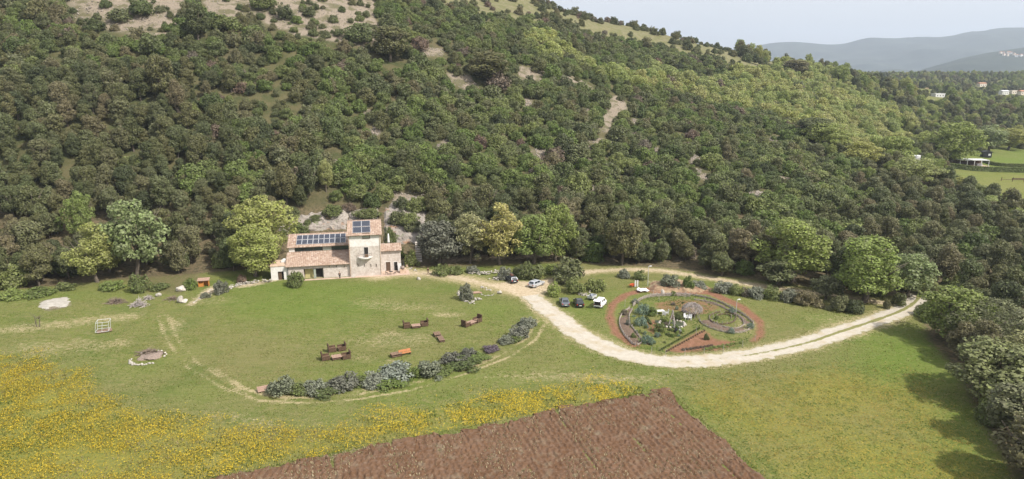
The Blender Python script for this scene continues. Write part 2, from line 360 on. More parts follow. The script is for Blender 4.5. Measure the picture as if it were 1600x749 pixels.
for poly, v in (([(1015, 445), (1060, 440), (1105, 450), (1110, 460), (1060, 462), (1015, 458)], .8), ([(1022, 472), (1060, 466), (1100, 470), (1130, 482), (1100, 492), (1060, 486), (1030, 485)], .6), ([(1035, 548), (1095, 514), (1108, 518), (1120, 530), (1165, 535), (1120, 549), (1060, 552)], .75),
                ([(1008, 502), (1030, 500), (1040, 515), (1025, 528), (1010, 515)], .7)):
    A['red'] = np.maximum(A['red'], v * inpoly(PX + wx * .3, PY + wy * .3, poly))
A['red'] *= (GY < 175) & (GY > 90)
A['dirt'] = np.maximum(A['dirt'], .6 * inpoly(PX + wx * .3, PY + wy * .2, [(1010, 438), (1085, 438), (1090, 447), (1015, 447)]))
A['lush'] = np.zeros_like(GX)
for (cx, cy, rx, ry, v) in ((1410, 560, 110, 50, .6), (1500, 690, 70, 70, .6), (500, 452, 220, 14, .6), (770, 480, 60, 14, .5), (460, 480, 140, 30, .5), (650, 590, 180, 14, .6), (240, 575, 40, 8, .6), (300, 620, 60, 14, .5), (930, 480, 60, 20, .4), (1290, 500, 60, 14, .4), (1100, 640, 25, 14, .7), (60, 462, 160, 10, .5), (1370, 735, 60, 20, .7)):
    q = ((PX + wx - cx) / rx) ** 2 + ((PY + wy - cy) / ry) ** 2
    A['lush'] = np.maximum(A['lush'], v * np.clip(1.3 - q, 0, 1))
for p in (MEADOW, LAWN, GLADE):
    q = inpoly(PX, PY, p) & (GY > 150)
    for k in ('wood', 'hill', 'scree'): A[k] = np.where(q, 0, A[k])
    A['lush'] = np.maximum(A['lush'], q * (.25 if p is MEADOW else .7)); 
A['ridge'] = inpoly(PX + wx, PY + wy * .5, RIDGE) * (GY > 200) * 1.0
def blur(a, n):
    for _ in range(n):
        a = (np.roll(a, 1, 0) + 2 * a + np.roll(a, -1, 0)) / 4; a = (np.roll(a, 1, 1) + 2 * a + np.roll(a, -1, 1)) / 4
    return a
for k, n in (('scree', 2), ('wood', 12), ('hill', 3), ('gold', 40), ('lush', 40), ('dry', 5), ('dirt', 4), ('red', 2), ('ridge', 4)): A[k] = blur(A[k], n)
A['dry'] = np.maximum(A['dry'], TRK)
for k in A: A[k] = np.where(vis, A[k], 0)
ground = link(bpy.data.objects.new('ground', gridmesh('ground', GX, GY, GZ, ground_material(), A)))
tag(ground, 'grassy clearing and stony hillside terrain', kind='structure')

# ------------------------------------------------------------------ far mountains
def mount_mat(name, a, b):
    t = NT(name); f = t.noise(.0035, 8, .75); t.col(t.ramp(f, [(.35, a), (.65, b)])); t.rough(1); return t.m
def mountain(name, sky_line, Y0, Y1, base, mat, lab, seed):
    u = np.linspace(0, 1, 170); sx = np.array([p[0] for p in sky_line]); sy = np.array([p[1] for p in sky_line])
    px = sx[0] + (sx[-1] - sx[0]) * u; py = np.interp(px, sx, sy)
    k = np.ones(7) / 7; py = np.convolve(np.pad(py, 3, 'edge'), k, 'valid')
    dx, dy, dz = ray(px, py); tt = Y1 / dy; cx = tt * dx; cz = CAM_H + tt * dz
    v = np.linspace(0, 1.6, 60)[:, None]
    X = cx[None] * (Y0 + (Y1 - Y0) * v) / Y1; Yv = np.repeat(Y0 + (Y1 - Y0) * v, len(u), 1)
    prof = np.where(v < 1, np.sin(np.clip(v, 0, 1) * np.pi / 2) ** 1.3, np.cos((v - 1) / .6 * np.pi / 2))
    nz = fbm(X / 900, Yv / 900, seed, 5) - .5
    Z = base + (cz[None] - base) * prof + nz * (cz[None] - base) * .9 * np.sin(np.clip(v, 0, 1) * np.pi)
    o = link(bpy.data.objects.new(name, gridmesh(name, X, Yv, Z, mat))); tag(o, lab, kind='structure'); return o
mm = mount_mat('mountain', (.012, .022, .018), (.05, .062, .045))
mountain('mountain', [(900, 100), (1100, 84), (1200, 69), (1228, 66), (1260, 67), (1300, 73), (1330, 70), (1354, 61), (1380, 66), (1420, 62), (1450, 63), (1500, 62), (1540, 56), (1600, 50), (1700, 44), (1850, 40), (2100, 60)],
         4800, 7200, -40, mm, 'blue wooded mountain range closing the valley', 5)
mountain('hill', [(1300, 140), (1400, 124), (1440, 110), (1500, 93), (1550, 84), (1590, 80), (1650, 74), (1760, 80), (1900, 95)], 2700, 3600, -10, mm, 'nearer wooded hill with a village on its crest', 9)
mountain('hill', [(1250, 135), (1330, 118), (1400, 108), (1440, 112), (1500, 118), (1560, 135)], 3800, 4300, -20, mm, 'low blue foothill in front of the mountain range', 12)

# ------------------------------------------------------------------ haze
hb = bpy.data.meshes.new('haze'); x0, x1, y0, y1, z0, z1 = -9500, 12500, -420, 14500, -130, 900
V = [(x, y, z) for x in (x0, x1) for y in (y0, y1) for z in (z0, z1)]
hb.from_pydata(V, [], [(0, 1, 3, 2), (4, 6, 7, 5), (0, 4, 5, 1), (2, 3, 7, 6), (0, 2, 6, 4), (1, 5, 7, 3)])
hm = bpy.data.materials.new('haze'); hm.use_nodes = True; hm.node_tree.nodes.clear()
ho = hm.node_tree.nodes.new('ShaderNodeOutputMaterial'); hv = hm.node_tree.nodes.new('ShaderNodeVolumePrincipled')
hv.inputs['Color'].default_value = (.74, .85, 1, 1); hv.inputs['Density'].default_value = 0.00012; hv.inputs['Anisotropy'].default_value = .15
hm.node_tree.links.new(hv.outputs[0], ho.inputs['Volume']); hb.materials.append(hm)
tag(link(bpy.data.objects.new('haze', hb)), 'thin bluish haze over the valley', kind='stuff')

# ------------------------------------------------------------------ foliage
def leaf_mat(name, cols, trans=.25):
    t = NT(name); oi = t.n('ShaderNodeObjectInfo').outputs['Random']; lf = t.attr('lf')
    base = t.ramp(oi, [(i / max(1, len(cols) - 1), c) for i, c in enumerate(cols)])
    hsv = t.n('ShaderNodeHueSaturation', {'Hue': t.lerp(lf, 0, 1, .485, .515), 'Saturation': t.lerp(lf, 0, 1, .8, 1.1), 'Value': t.lerp(lf, 0, 1, .6, 1.4), 'Fac': 1.0}); t.set(hsv.inputs['Color'], base)
    c = hsv.outputs[0]; t.col(c); t.rough(.55); t.b.inputs['Specular IOR Level'].default_value = .3
    tr = t.n('ShaderNodeBsdfTranslucent'); t.set(tr.inputs[0], c)
    mx = t.n('ShaderNodeMixShader', {0: trans}); t.t.links.new(t.b.outputs[0], mx.inputs[1]); t.t.links.new(tr.outputs[0], mx.inputs[2])
    t.t.links.new(mx.outputs[0], t.out.inputs[0]); return t.m
LM = {
    'oak': leaf_mat('oak_leaves', [(.095, .108, .042), (.13, .136, .052), (.165, .155, .066), (.105, .13, .048), (.2, .168, .09), (.145, .162, .068), (.075, .09, .038), (.175, .178, .082)], .34),
    'green': leaf_mat('green_leaves', [(.118, .165, .04), (.165, .21, .056), (.145, .172, .058), (.21, .235, .074), (.135, .155, .06), (.1, .132, .042)], .36),
    'olive': leaf_mat('grey_green_leaves', [(.15, .16, .068), (.125, .14, .056), (.175, .18, .09)], .28),
    'brown': leaf_mat('brown_twigs', [(.15, .115, .08), (.165, .105, .075), (.14, .12, .085), (.15, .1, .07)], .15),
    'yellow': leaf_mat('yellow_green_leaves', [(.34, .34, .1), (.28, .33, .1), (.36, .345, .13), (.26, .305, .105)], .38),
    'bright': leaf_mat('bright_green_leaves', [(.22, .275, .07), (.255, .295, .08), (.2, .25, .07)], .38),
    'pale': leaf_mat('pale_young_leaves', [(.36, .345, .17), (.33, .325, .16), (.38, .35, .15)], .35),
    'gold': leaf_mat('golden_young_leaves', [(.4, .36, .13), (.36, .34, .12)], .35),
    'mint': leaf_mat('pale_green_leaves', [(.23, .275, .115), (.25, .285, .13)], .35),
    'lavender': leaf_mat('lavender_leaves', [(.165, .172, .115), (.13, .128, .1), (.2, .21, .155), (.14, .155, .09)], .2),
    'silver': leaf_mat('silver_leaves', [(0.230, 0.253, 0.207), (0.196, 0.218, 0.172)], .2),
    'purple': leaf_mat('purple_grey_twigs', [(0.127, 0.098, 0.121), (0.144, 0.109, 0.127)], .15),
    'twig': leaf_mat('bare_twigs', [(0.184, 0.161, 0.127), (0.230, 0.196, 0.149), (0.161, 0.144, 0.115)], .1),
    'blue': leaf_mat('bluish_leaves', [(0.149, 0.207, 0.149), (0.127, 0.184, 0.138)], .2),
}
BARK = plain('bark', (.11, .09, .07), .9, .35, 4, bump=.5)
def crown_mesh(name, mat, seed, Rr, H, z0, nl=34, lr=(.28, .42), leaf=.34, dens=1.5, up=.25, spread=1.0, stretch=1.0, dome=False):
    r = np.random.default_rng(seed); hz_ = H / 2
    # lobes on and in an uneven ellipsoid
    th = r.uniform(0, 2 * np.pi, nl); cz = r.uniform(-.85, 1, nl); rr = np.sqrt(1 - np.clip(cz, -1, 1) ** 2) * (.55 + .45 * r.random(nl)) 
    amp = .8 + .35 * np.sin(th * 2 + r.uniform(0, 6)) * r.random(nl)
    lrad = Rr * r.uniform(lr[0], lr[1], nl)
    C = np.stack([np.cos(th) * rr * amp * (Rr - lrad * .6), np.sin(th) * rr * amp * (Rr - lrad * .6), z0 + hz_ + cz * (hz_ - lrad * .5) * (.75 + .25 * r.random(nl))], -1) * np.array([spread, spread, 1])
    if dome:
        cz = np.linspace(0, 1, nl) ** 1.2; r.shuffle(cz); rr = np.sqrt(1 - (cz * .82) ** 2) * np.sqrt(.2 + .8 * r.random(nl)); lrad *= (1.1 - .3 * cz)
        C = np.stack([np.cos(th) * rr * amp * (Rr - lrad * .5), np.sin(th) * rr * amp * (Rr - lrad * .5), z0 + lrad * .35 + cz * (H - lrad * 1.1) * (.7 + .3 * r.random(nl))], -1)
    C[0] = (0, 0, z0 + hz_); lrad[0] = Rr * .5
    if dome: C[0, 2] = z0 + H * .3
    P = []; N = []
    for i in range(nl):
        n = int(dens * 12.6 * lrad[i] ** 2 / (leaf * leaf * .8)); d = r.normal(size=(n, 3)); d /= np.linalg.norm(d, axis=1)[:, None]
        sc = lrad[i] * (1 - .35 * r.random(n) ** 2) * (1 + .16 * np.sin(d[:, 0] * 5 + i) * np.cos(d[:, 1] * 6 + 2 * i))
        p = C[i] + d * sc[:, None] * np.array([1, 1, .85])
        keep = d[:, 2] > -.75
        for j in range(nl):
            if j != i: keep &= np.linalg.norm((p - C[j]) / np.array([1, 1, .85]), axis=1) > lrad[j] * .62
        P.append(p[keep]); N.append(d[keep])
    P = np.concatenate(P); N = np.concatenate(N); n = len(P)
    N = N + r.normal(size=(n, 3)) * .55; N[:, 2] += up; N /= np.linalg.norm(N, axis=1)[:, None]
    T = np.cross(N, r.normal(size=(n, 3))); T /= np.linalg.norm(T, axis=1)[:, None] + 1e-9; B = np.cross(N, T)
    s = leaf * (.6 + .8 * r.random(n)); a = (s * .5)[:, None]; b = (s * .5 * (.5 + .5 * r.random(n)) * stretch)[:, None]
    j = lambda: 1 + .35 * (r.random((n, 1)) - .5)
    Q = np.stack([P + T * a * j(), P + B * b * j() , P - T * a * j(), P - B * b * j()], 1).reshape(-1, 3)
    Q += np.repeat(r.normal(size=(n, 3)) * .02, 4, 0)
    lf = np.clip(.5 + .22 * r.normal(size=n) , 0, 1)
    return npmesh(name, Q, np.arange(n * 4).reshape(n, 4), mat, {'lf': ('FACE', lf)})
def tube(pts, rad, seg=6):
    """V, F (quads) of a tapered tube"""
    P = np.array(pts, float); n = len(P); V = []; F = []
    for i in range(n):
        d = P[min(i + 1, n - 1)] - P[max(i - 1, 0)]; d /= np.linalg.norm(d) + 1e-9
        a = np.cross(d, (0, 0, 1) if abs(d[2]) < .9 else (1, 0, 0)); a /= np.linalg.norm(a); b = np.cross(d, a)
        for k in range(seg):
            q = 2 * math.pi * k / seg; V.append(P[i] + (a * math.cos(q) + b * math.sin(q)) * rad[i])
    for i in range(n - 1):
        for k in range(seg): F.append((i * seg + k, i * seg + (k + 1) % seg, (i + 1) * seg + (k + 1) % seg, (i + 1) * seg + k))
    V.append(P[-1]); e = len(V) - 1
    for k in range(0, seg, 2): F.append(((n - 1) * seg + k, (n - 1) * seg + (k + 1) % seg, (n - 1) * seg + (k + 2) % seg, e))
    return V, F
def merge_vf(L):
    V = []; F = []
    for v, f in L:
        o = len(V); V += list(v); F += [tuple(i + o for i in q) for q in f]
    return np.array(V), np.array(F)
def trunk_mesh(name, seed, H, Rr, z0, rad=.22, nb=6, lean=.1, fork=1):
    r = random.Random(seed); L = []
    lx, ly = r.uniform(-lean, lean) * H, r.uniform(-lean, lean) * H
    top = z0 + (H - z0) * .55
    L.append(tube([(0, 0, -.8), (0, 0, .1), (lx * .3, ly * .3, top * .35), (lx * .7, ly * .7, top * .7), (lx, ly, top)], [rad * 1.5, rad * 1.15, rad, rad * .75, rad * .35]))
    for k in range(nb):
        a = 2 * math.pi * (k + r.random()) / nb; f = r.uniform(.35, .85); b = (lx * f, ly * f, top * f); l = Rr * r.uniform(.55, .85)
        L.append(tube([b, (b[0] + math.cos(a) * l * .5, b[1] + math.sin(a) * l * .5, b[2] + (H - b[2]) * .3), (b[0] + math.cos(a) * l, b[1] + math.sin(a) * l, b[2] + (H - b[2]) * r.uniform(.45, .7))], [rad * .5, rad * .3, rad * .08], 5))
    V, F = merge_vf(L); return npmesh(name, V, F, BARK, smooth=True)
class Kind: pass
def kind(key, mat, n, Rr, H, z0, **kw):
    tr = kw.pop('trunk', {}); out = []
    for i in range(n):
        k = Kind(); sd_ = abs(hash((key, i))) % 9999 if False else sum(map(ord, key)) * 7 + i * 131
        k.R, k.H = Rr, H
        k.crown = crown_mesh(key + '_crown', mat, sd_, Rr, H - z0, z0, **kw)
        k.trunk = trunk_mesh(key + '_trunk', sd_ + 1, H, Rr, max(z0, .5), **tr)
        out.append(k)
    return out
K = {
    'oak': kind('oak', LM['oak'], 6, 3.6, 9.5, .7, nl=44, lr=(.15, .4), leaf=.34, trunk=dict(rad=.24)),
    'grey': kind('grey', LM['olive'], 3, 3.2, 7.5, 1.2, nl=40, lr=(.2, .34), leaf=.36),
    'shrub_g': kind('shrub_g', LM['green'], 5, 2.7, 3.7, .1, nl=30, lr=(.17, .46), dome=True, leaf=.3, trunk=dict(rad=.1)),
    'shrub_o': kind('shrub_o', LM['oak'], 4, 2.7, 4.2, .1, nl=30, lr=(.17, .46), dome=True, leaf=.3, trunk=dict(rad=.12)),
    'shrub_b': kind('shrub_b', LM['brown'], 3, 2.4, 3.4, .1, nl=30, lr=(.17, .46), dome=True, leaf=.3, dens=1.0, trunk=dict(rad=.1)),
    'shrub_l': kind('shrub_l', LM['olive'], 3, 2.4, 3.4, .1, nl=28, lr=(.17, .46), dome=True, leaf=.34, trunk=dict(rad=.1)),
    'shrub_y': kind('shrub_y', LM['yellow'], 3, 2.9, 4.6, .3, nl=32, lr=(.17, .46), dome=True, leaf=.3, dens=1.2, trunk=dict(rad=.12)),
    'yellow': kind('yellow', LM['yellow'], 3, 4.2, 10.5, .3, nl=64, lr=(.13, .3), leaf=.28, dens=1.15, trunk=dict(rad=.26)),
    'bright': kind('bright', LM['bright'], 3, 4.2, 10.5, .3, nl=64, lr=(.13, .3), leaf=.28, dens=1.15, trunk=dict(rad=.26)),
}
VARCOL = bpy.data.collections.new('wood_variants')
VIDX = {}
_i = 0
for kk, L in K.items():
    for j, k in enumerate(L):
        o = bpy.data.objects.new('v%03d' % _i, k.crown); VARCOL.objects.link(o); VIDX[(kk, j)] = _i; _i += 1
def scatter_node(name, pts, var, rot, scl):
    """one stuff object whose plants are instanced on its points"""
    me = bpy.data.meshes.new(name); me.vertices.add(len(pts)); me.vertices.foreach_set('co', np.asarray(pts, np.float32).ravel())
    a = me.attributes.new('var', 'INT', 'POINT'); a.data.foreach_set('value', np.asarray(var, np.int32))
    for n, d in (('rot', rot), ('scl', scl)):
        a = me.attributes.new(n, 'FLOAT_VECTOR', 'POINT'); a.data.foreach_set('vector', np.asarray(d, np.float32).ravel())
    o = link(bpy.data.objects.new(name, me))
    g = bpy.data.node_groups.new(name, 'GeometryNodeTree'); g.interface.new_socket('Geometry', in_out='INPUT', socket_type='NodeSocketGeometry'); g.interface.new_socket('Geometry', in_out='OUTPUT', socket_type='NodeSocketGeometry')
    N = g.nodes; gi = N.new('NodeGroupInput'); go = N.new('NodeGroupOutput'); ip = N.new('GeometryNodeInstanceOnPoints'); ci = N.new('GeometryNodeCollectionInfo')
    ci.inputs['Collection'].default_value = VARCOL; ci.inputs['Separate Children'].default_value = True; ci.inputs['Reset Children'].default_value = True
    ip.inputs['Pick Instance'].default_value = True
    def na(n, t):
        d = N.new('GeometryNodeInputNamedAttribute'); d.data_type = t; d.inputs[0].default_value = n; return next(s for s in d.outputs if s.enabled and s.name == 'Attribute')
    lk = g.links.new; lk(gi.outputs[0], ip.inputs['Points']); lk(ci.outputs[0], ip.inputs['Instance'])
    lk(na('var', 'INT'), ip.inputs['Instance Index']); lk(na('scl', 'FLOAT_VECTOR'), ip.inputs['Scale'])
    er = N.new('FunctionNodeEulerToRotation'); lk(na('rot', 'FLOAT_VECTOR'), er.inputs[0]); lk(er.outputs[0], ip.inputs['Rotation'])
    lk(ip.outputs[0], go.inputs[0])
    m = o.modifiers.new('plants', 'NODES'); m.node_group = g
    return o

# ------------------------------------------------------------------ where the wood grows
def jgrid(x0, x1, y0, y1, c, seed):
    r = np.random.default_rng(seed); X, Y = np.meshgrid(np.arange(x0, x1, c), np.arange(y0, y1, c))
    X = X + (np.arange(X.shape[0]) % 2)[:, None] * c * .5
    return (X + r.uniform(-.42, .42, X.shape) * c).ravel(), (Y + r.uniform(-.42, .42, X.shape) * c).ravel(), r
PL = []   # rows: x, y, z, kind, scale, zscale
def zone(x0, x1, y0, y1, c, seed):
    X, Y, r = jgrid(x0, x1, y0, y1, c, seed); Z = height(X, Y); px, py = proj(X, Y, Z)
    ok = (px > -260) & (px < 1860) & (py > -160) & (py < 1100)
    X, Y, Z, px, py = X[ok], Y[ok], Z[ok], px[ok], py[ok]; n = len(X)
    s = Y - np.interp(X, FX, FY)
    prob = np.ones(n) * .93
    prob[inpoly(px, py, CLEAR)] = 0
    nz = fbm(X / 16, Y / 16, 201, 3); nz2 = fbm(X / 25, Y / 25, 305, 3); nz3 = fbm(X / 9, Y / 9, 407, 2)
    jx = (nz - .5) * 40; jy = (nz2 - .5) * 24
    open_ = np.zeros(n, bool)
    for q, p in enumerate(SCREE):
        for ox, oy in ((0, 0), (6, 0), (-6, 0), (0, -5), (0, -9), (0, -13))[:6 if q < 2 else 4]:
            i_ = inpoly(px + jx * .5 + ox, py + jy * .5 + oy, p); prob[i_] = .42 if q < 2 else .12; open_ |= i_
    top = inpoly(px + jx, py + jy, RIDGE); prob[top] = np.where(nz[top] > .5, .5, .12)
    for p in (MEADOW, LAWN, GLADE): prob[inpoly(px, py, p)] = 0
    mid = (s > 45) & (px < 1250) & ~top; prob[mid & (prob > .5)] = np.where(nz3 < .3, .75, .96)[mid & (prob > .5)]
    far = np.where((Y > 320) & (px < 1260))[0]
    if len(far):
        Hh_ = hit(px[far], np.minimum(py[far], 700)); hid = (Hh_[:, 1] < Y[far] * .955); prob[far[hid]] *= np.where(px[far[hid]] < 560, 1, .04)
    keep = r.random(n) < prob
    X, Y, Z, px, py, s, nz, nz2, nz3, open_ = (a[keep] for a in (X, Y, Z, px, py, s, nz, nz2, nz3, open_)); n = len(X); top = inpoly(px, py, RIDGE); br = inpoly(px + (nz - .5) * 50, py + (nz2 - .5) * 30, BRIGHT)
    u = r.random(n); v = r.random(n); sc = np.clip(r.normal(1, .24, n), .5, 1.6)
    valley = (px > 1345 + (nz - .5) * 160 - np.clip(300 - py, 0, 130) * .6) & (py < 480) | (Y > 520) & (px > 1150)
    low = (s < 30 + (nz2 - .5) * 30) | (px < 420 - py * .3 + (nz - .5) * 300) & (s < 95)
    for i in range(n):
        if px[i] > 1430 and py[i] > 455 : k = ('oak', 'oak', 'shrub_g', 'shrub_o')[int(u[i] * 4)]; f = sc[i] * (.62 if px[i] < 1500 else .78)
        elif br[i]: k = 'shrub_y' if v[i] < .7 else ('bright' if v[i] < .8 else ('shrub_g' if v[i] < .87 else ('shrub_l' if v[i] < .95 else 'shrub_b'))); f = sc[i] * (1.4 if k != 'bright' else .6)
        elif valley[i]:
            k = 'oak' if v[i] < .42 else ('grey' if v[i] < .62 else ('yellow' if v[i] < .74 and py[i] < 290 else ('bright' if v[i] < .88 and py[i] < 290 else ('shrub_g' if v[i] < .95 else 'shrub_l')))); f = sc[i] * (.72 if not k.startswith('shrub') else 1.15)
            if Y[i] > 520: f *= 1.15
        elif top[i]: k = 'shrub_o' if v[i] < .6 else ('shrub_l' if v[i] < .85 else 'shrub_b'); f = sc[i] * .95
        elif low[i]:
            k = 'oak' if v[i] < .86 else ('grey' if v[i] < .92 else ('shrub_g' if v[i] < .98 else 'shrub_b')); f = sc[i] * (.86 if s[i] < 18 else .74) if not k.startswith('shrub') else sc[i] * 1.3
        else:
            w = v[i] + (nz2[i] - .5) * .5
            k = 'shrub_g' if w < .66 else ('shrub_o' if w < .82 else ('shrub_l' if w < .97 else 'shrub_b')); f = sc[i] * (.8 + .75 * nz[i])
            if px[i] < 520 and u[i] < .35: k = 'shrub_o'
            if u[i] > .985: k = 'oak'; f = .7
        if open_[i]: k = ('shrub_g', 'shrub_o', 'shrub_l')[int(u[i] * 3)]; f = .35 + .6 * v[i]
        PL.append((X[i], Y[i], Z[i], k, f, r.uniform(.85, 1.15), px[i], py[i]))
zone(-330, 330, 40, 345, 4.1, 501)
zone(-330, 620, 345, 560, 5.0, 502)
zone(60, 1250, 560, 900, 7.2, 503)
zone(300, 1800, 900, 1500, 9.5, 504)
print('plants', len(PL))
# ------------------------------------------------------------------ gravel road sheet
def resample(pts, step):
    P = np.array(pts); q = [P[0]]
    for i in range(len(P) - 1):
        p0, p1, p2, p3 = P[max(i - 1, 0)], P[i], P[i + 1], P[min(i + 2, len(P) - 1)]
        n = max(2, int(np.linalg.norm(p2 - p1) / step))
        for k in range(1, n + 1):
            t = k / n; q.append(.5 * (2 * p1 + (p2 - p0) * t + (2 * p0 - 5 * p1 + 4 * p2 - p3) * t * t + (3 * p1 - p0 - 3 * p2 + p3) * t ** 3))
    return np.array(q)
def ribbon(name, pts, width, mat, lift, lab, step=.4, m=17, seed=3):
    Q = resample(pts, step); T = np.gradient(Q, axis=0); T /= np.linalg.norm(T, axis=1)[:, None]; Nn = np.stack([-T[:, 1], T[:, 0]], 1)
    L = np.r_[0, np.cumsum(np.linalg.norm(np.diff(Q, axis=0), axis=1))]
    w = width(L / L[-1]); v = np.linspace(-1, 1, m)
    eL = 1 + .35 * (fbm(L * .9, L * 0 + 3.3, seed, 4) - .5) * 2; eR = 1 + .35 * (fbm(L * .9, L * 0 + 9.7, seed, 4) - .5) * 2
    off = np.where(v[None] < 0, v[None] * eL[:, None], v[None] * eR[:, None]) * w[:, None] / 2
    X = Q[:, :1] + Nn[:, :1] * off; Y = Q[:, 1:] + Nn[:, 1:] * off
    Z = height(X, Y) + lift + .05 * (1 - np.abs(v[None])) - .03 * np.exp(-((np.abs(off) - .8) / .3) ** 2) + .02 * fbm(X * 2, Y * 2, 8, 2)
    o = link(bpy.data.objects.new(name, gridmesh(name, X, Y, Z, mat, {'across': off, 'along': np.repeat((L / L[-1])[:, None], m, 1), 'edge': np.repeat(np.abs(v)[None], len(L), 0)})))
    tag(o, lab, kind='structure'); return o
t = NT('white_gravel'); ac = t.attr('across'); al = t.attr('along'); ed = t.attr('edge')
n1 = t.noise(1.1, 5, .65); n2 = t.noise(6, 3, .7); n3 = t.noise(.35, 3)
c = t.mix(t.lerp(n1, .3, .7), (.36, .325, .27), (.46, .42, .355)); c = t.mix(t.lerp(n2, .55, .75), c, (.28, .23, .165))
c = t.mix(t.lerp(n3, .5, .7), c, (.36, .3, .21))
strip = t.m_('MULTIPLY', t.m_('SUBTRACT', 1.0, t.lerp(t.m_('ABSOLUTE', ac), .2, .6)), t.lerp(al, .3, .62, .1, 1.15))
k = t.m_('ADD', strip, t.m_('ADD', t.m_('MULTIPLY', t.m_('SUBTRACT', n1, .5), 1.6), t.m_('MULTIPLY', t.m_('SUBTRACT', n3, .5), 1.6)))
c = t.mix(t.lerp(k, .45, .75), c, (.17, .165, .06))
e2 = t.m_('ADD', ed, t.m_('MULTIPLY', t.m_('SUBTRACT', n2, .5), .7)); e2 = t.m_('ADD', e2, t.m_('MULTIPLY', t.m_('SUBTRACT', n1, .5), .9))
c = t.mix(t.lerp(e2, .8, 1.02), c, (.2, .185, .08))
t.col(c); t.rough(.95); t.bump(n2, .5, .06)
GRAVEL = t.m
ribbon('gravel_road', W['road'][1:], lambda u: np.interp(u, [0, .06, .2, .45, .8, 1], [4.2, 4.6, 5.2, 5.0, 4.4, 3.6]), GRAVEL, .02, 'white gravel road curving across the clearing')

# ------------------------------------------------------------------ ploughed field
fA = np.array(flat_at(1040, 611)); fB = np.array(flat_at(330, 749)); fC = np.array(flat_at(1195, 749))
eu = (fB - fA); Lu = np.linalg.norm(eu); eu /= Lu; ev = (fC - fA); Lv = np.linalg.norm(ev); ev /= Lv
su = np.arange(0, Lu * 1.35, .125); sv = np.arange(0, Lv * 1.5, .14); U, Vv = np.meshgrid(su, sv)
rg = (fbm(U * .8, Vv * .8, 41, 3) - .5); edge = np.minimum(U, Vv) + rg * 1.1
X = fA[0] + eu[0] * U + ev[0] * Vv; Y = fA[1] + eu[1] * U + ev[1] * Vv
X += (fbm(U * .9, Vv * .2, 3, 3) - .5) * 2.6 * (np.exp(-U / 1.6) + np.exp(-Vv / 1.6)); Y += (fbm(U * .3, Vv * .9, 4, 3) - .5) * 2.6 * (np.exp(-U / 1.6) + np.exp(-Vv / 1.6))
furrow = .5 + .5 * np.sin(2 * np.pi * (U + .6 * (fbm(U * .35, Vv * .12, 6, 3) - .5)) / .8)
clod = np.maximum(fbm(U * 4.2, Vv * 2.6, 7, 3) - .46, 0) * 1.1 + np.maximum(vn(U * 5.2, Vv * 4.1, 8) - .62, 0) * .5 + np.maximum(fbm(U * .9, Vv * .5, 88, 2) - .55, 0) * .25
rut = np.exp(-((U % 7.6 - 3.1) / .22) ** 2) * np.clip(fbm(U * .3, Vv * .25, 12, 2) * 3 - 1.1, 0, 1)
Z = height(X, Y) + .03 + .1 * furrow * (.4 + fbm(U * .3, Vv * .15, 93, 2)) + clod * .5 - .22 * rut + .1 * sst(0, .8, edge) - .06
t = NT('ploughed_soil'); a = t.attr('clod')
n1 = t.noise(.12, 3); n2 = t.noise(2.2, 4, .7); n3 = t.noise(.6, 3)
c = t.mix(t.lerp(n1, .35, .65), (.1, .053, .028), (.126, .071, .04)); c = t.mix(t.lerp(n2, .42, .72), c, (.16, .105, .075)); c = t.mix(t.lerp(n3, .55, .75), c, (.165, .125, .085))
t.col(c); t.rough(.95); t.b.inputs['Specular IOR Level'].default_value = .1; t.bump(t.noise(7, 4, .7), .8, .06)
fo = link(bpy.data.objects.new('ploughed_field', gridmesh('ploughed_field', X, Y, Z, t.m, {'clod': clod}, False))); tag(fo, 'red brown ploughed field with a pointed far corner', kind='structure')
FIELD = [tuple(fA), tuple(fA + eu * Lu * 1.35), tuple(fA + eu * Lu * 1.35 + ev * Lv * 1.5), tuple(fA + ev * Lv * 1.5)]

# ------------------------------------------------------------------ grass, flowers, stubble (nobody could count these)
def sprig_mat(name, stops, trans=.3):
    t = NT(name); c = t.ramp(t.attr('lf'), stops); t.col(c); t.rough(.7)
    tr = t.n('ShaderNodeBsdfTranslucent'); t.set(tr.inputs[0], c); mx = t.n('ShaderNodeMixShader', {0: trans})
    t.t.links.new(t.b.outputs[0], mx.inputs[1]); t.t.links.new(tr.outputs[0], mx.inputs[2]); t.t.links.new(mx.outputs[0], t.out.inputs[0]); return t.m
def sprigs(name, X, Y, h, w, lf, mat, lab, z0=0., flatness=0.):
    n = len(X); Z = height(X, Y) + z0; th = rng.uniform(0, np.pi, n); a = np.stack([np.cos(th), np.sin(th), np.zeros(n)], -1) * (w * .5)[:, None]
    lean = rng.normal(size=(n, 3)) * .35; lean[:, 2] = 1; lean /= np.linalg.norm(lean, axis=1)[:, None]
    if flatness: lean = lean * (1 - flatness) + np.cross(np.stack([np.cos(th), np.sin(th), 0 * th], -1), (0, 0, 1.)) * flatness
    P = np.stack([X, Y, Z], -1); T = P + lean * h[:, None]
    V = np.stack([P - a, P + a, T + a * .55, T - a * .55], 1).reshape(-1, 3)
    o = link(bpy.data.objects.new(name, npmesh(name, V, np.arange(4 * n).reshape(n, 4), mat, {'lf': ('FACE', lf)}))); tag(o, lab, kind='stuff'); return o
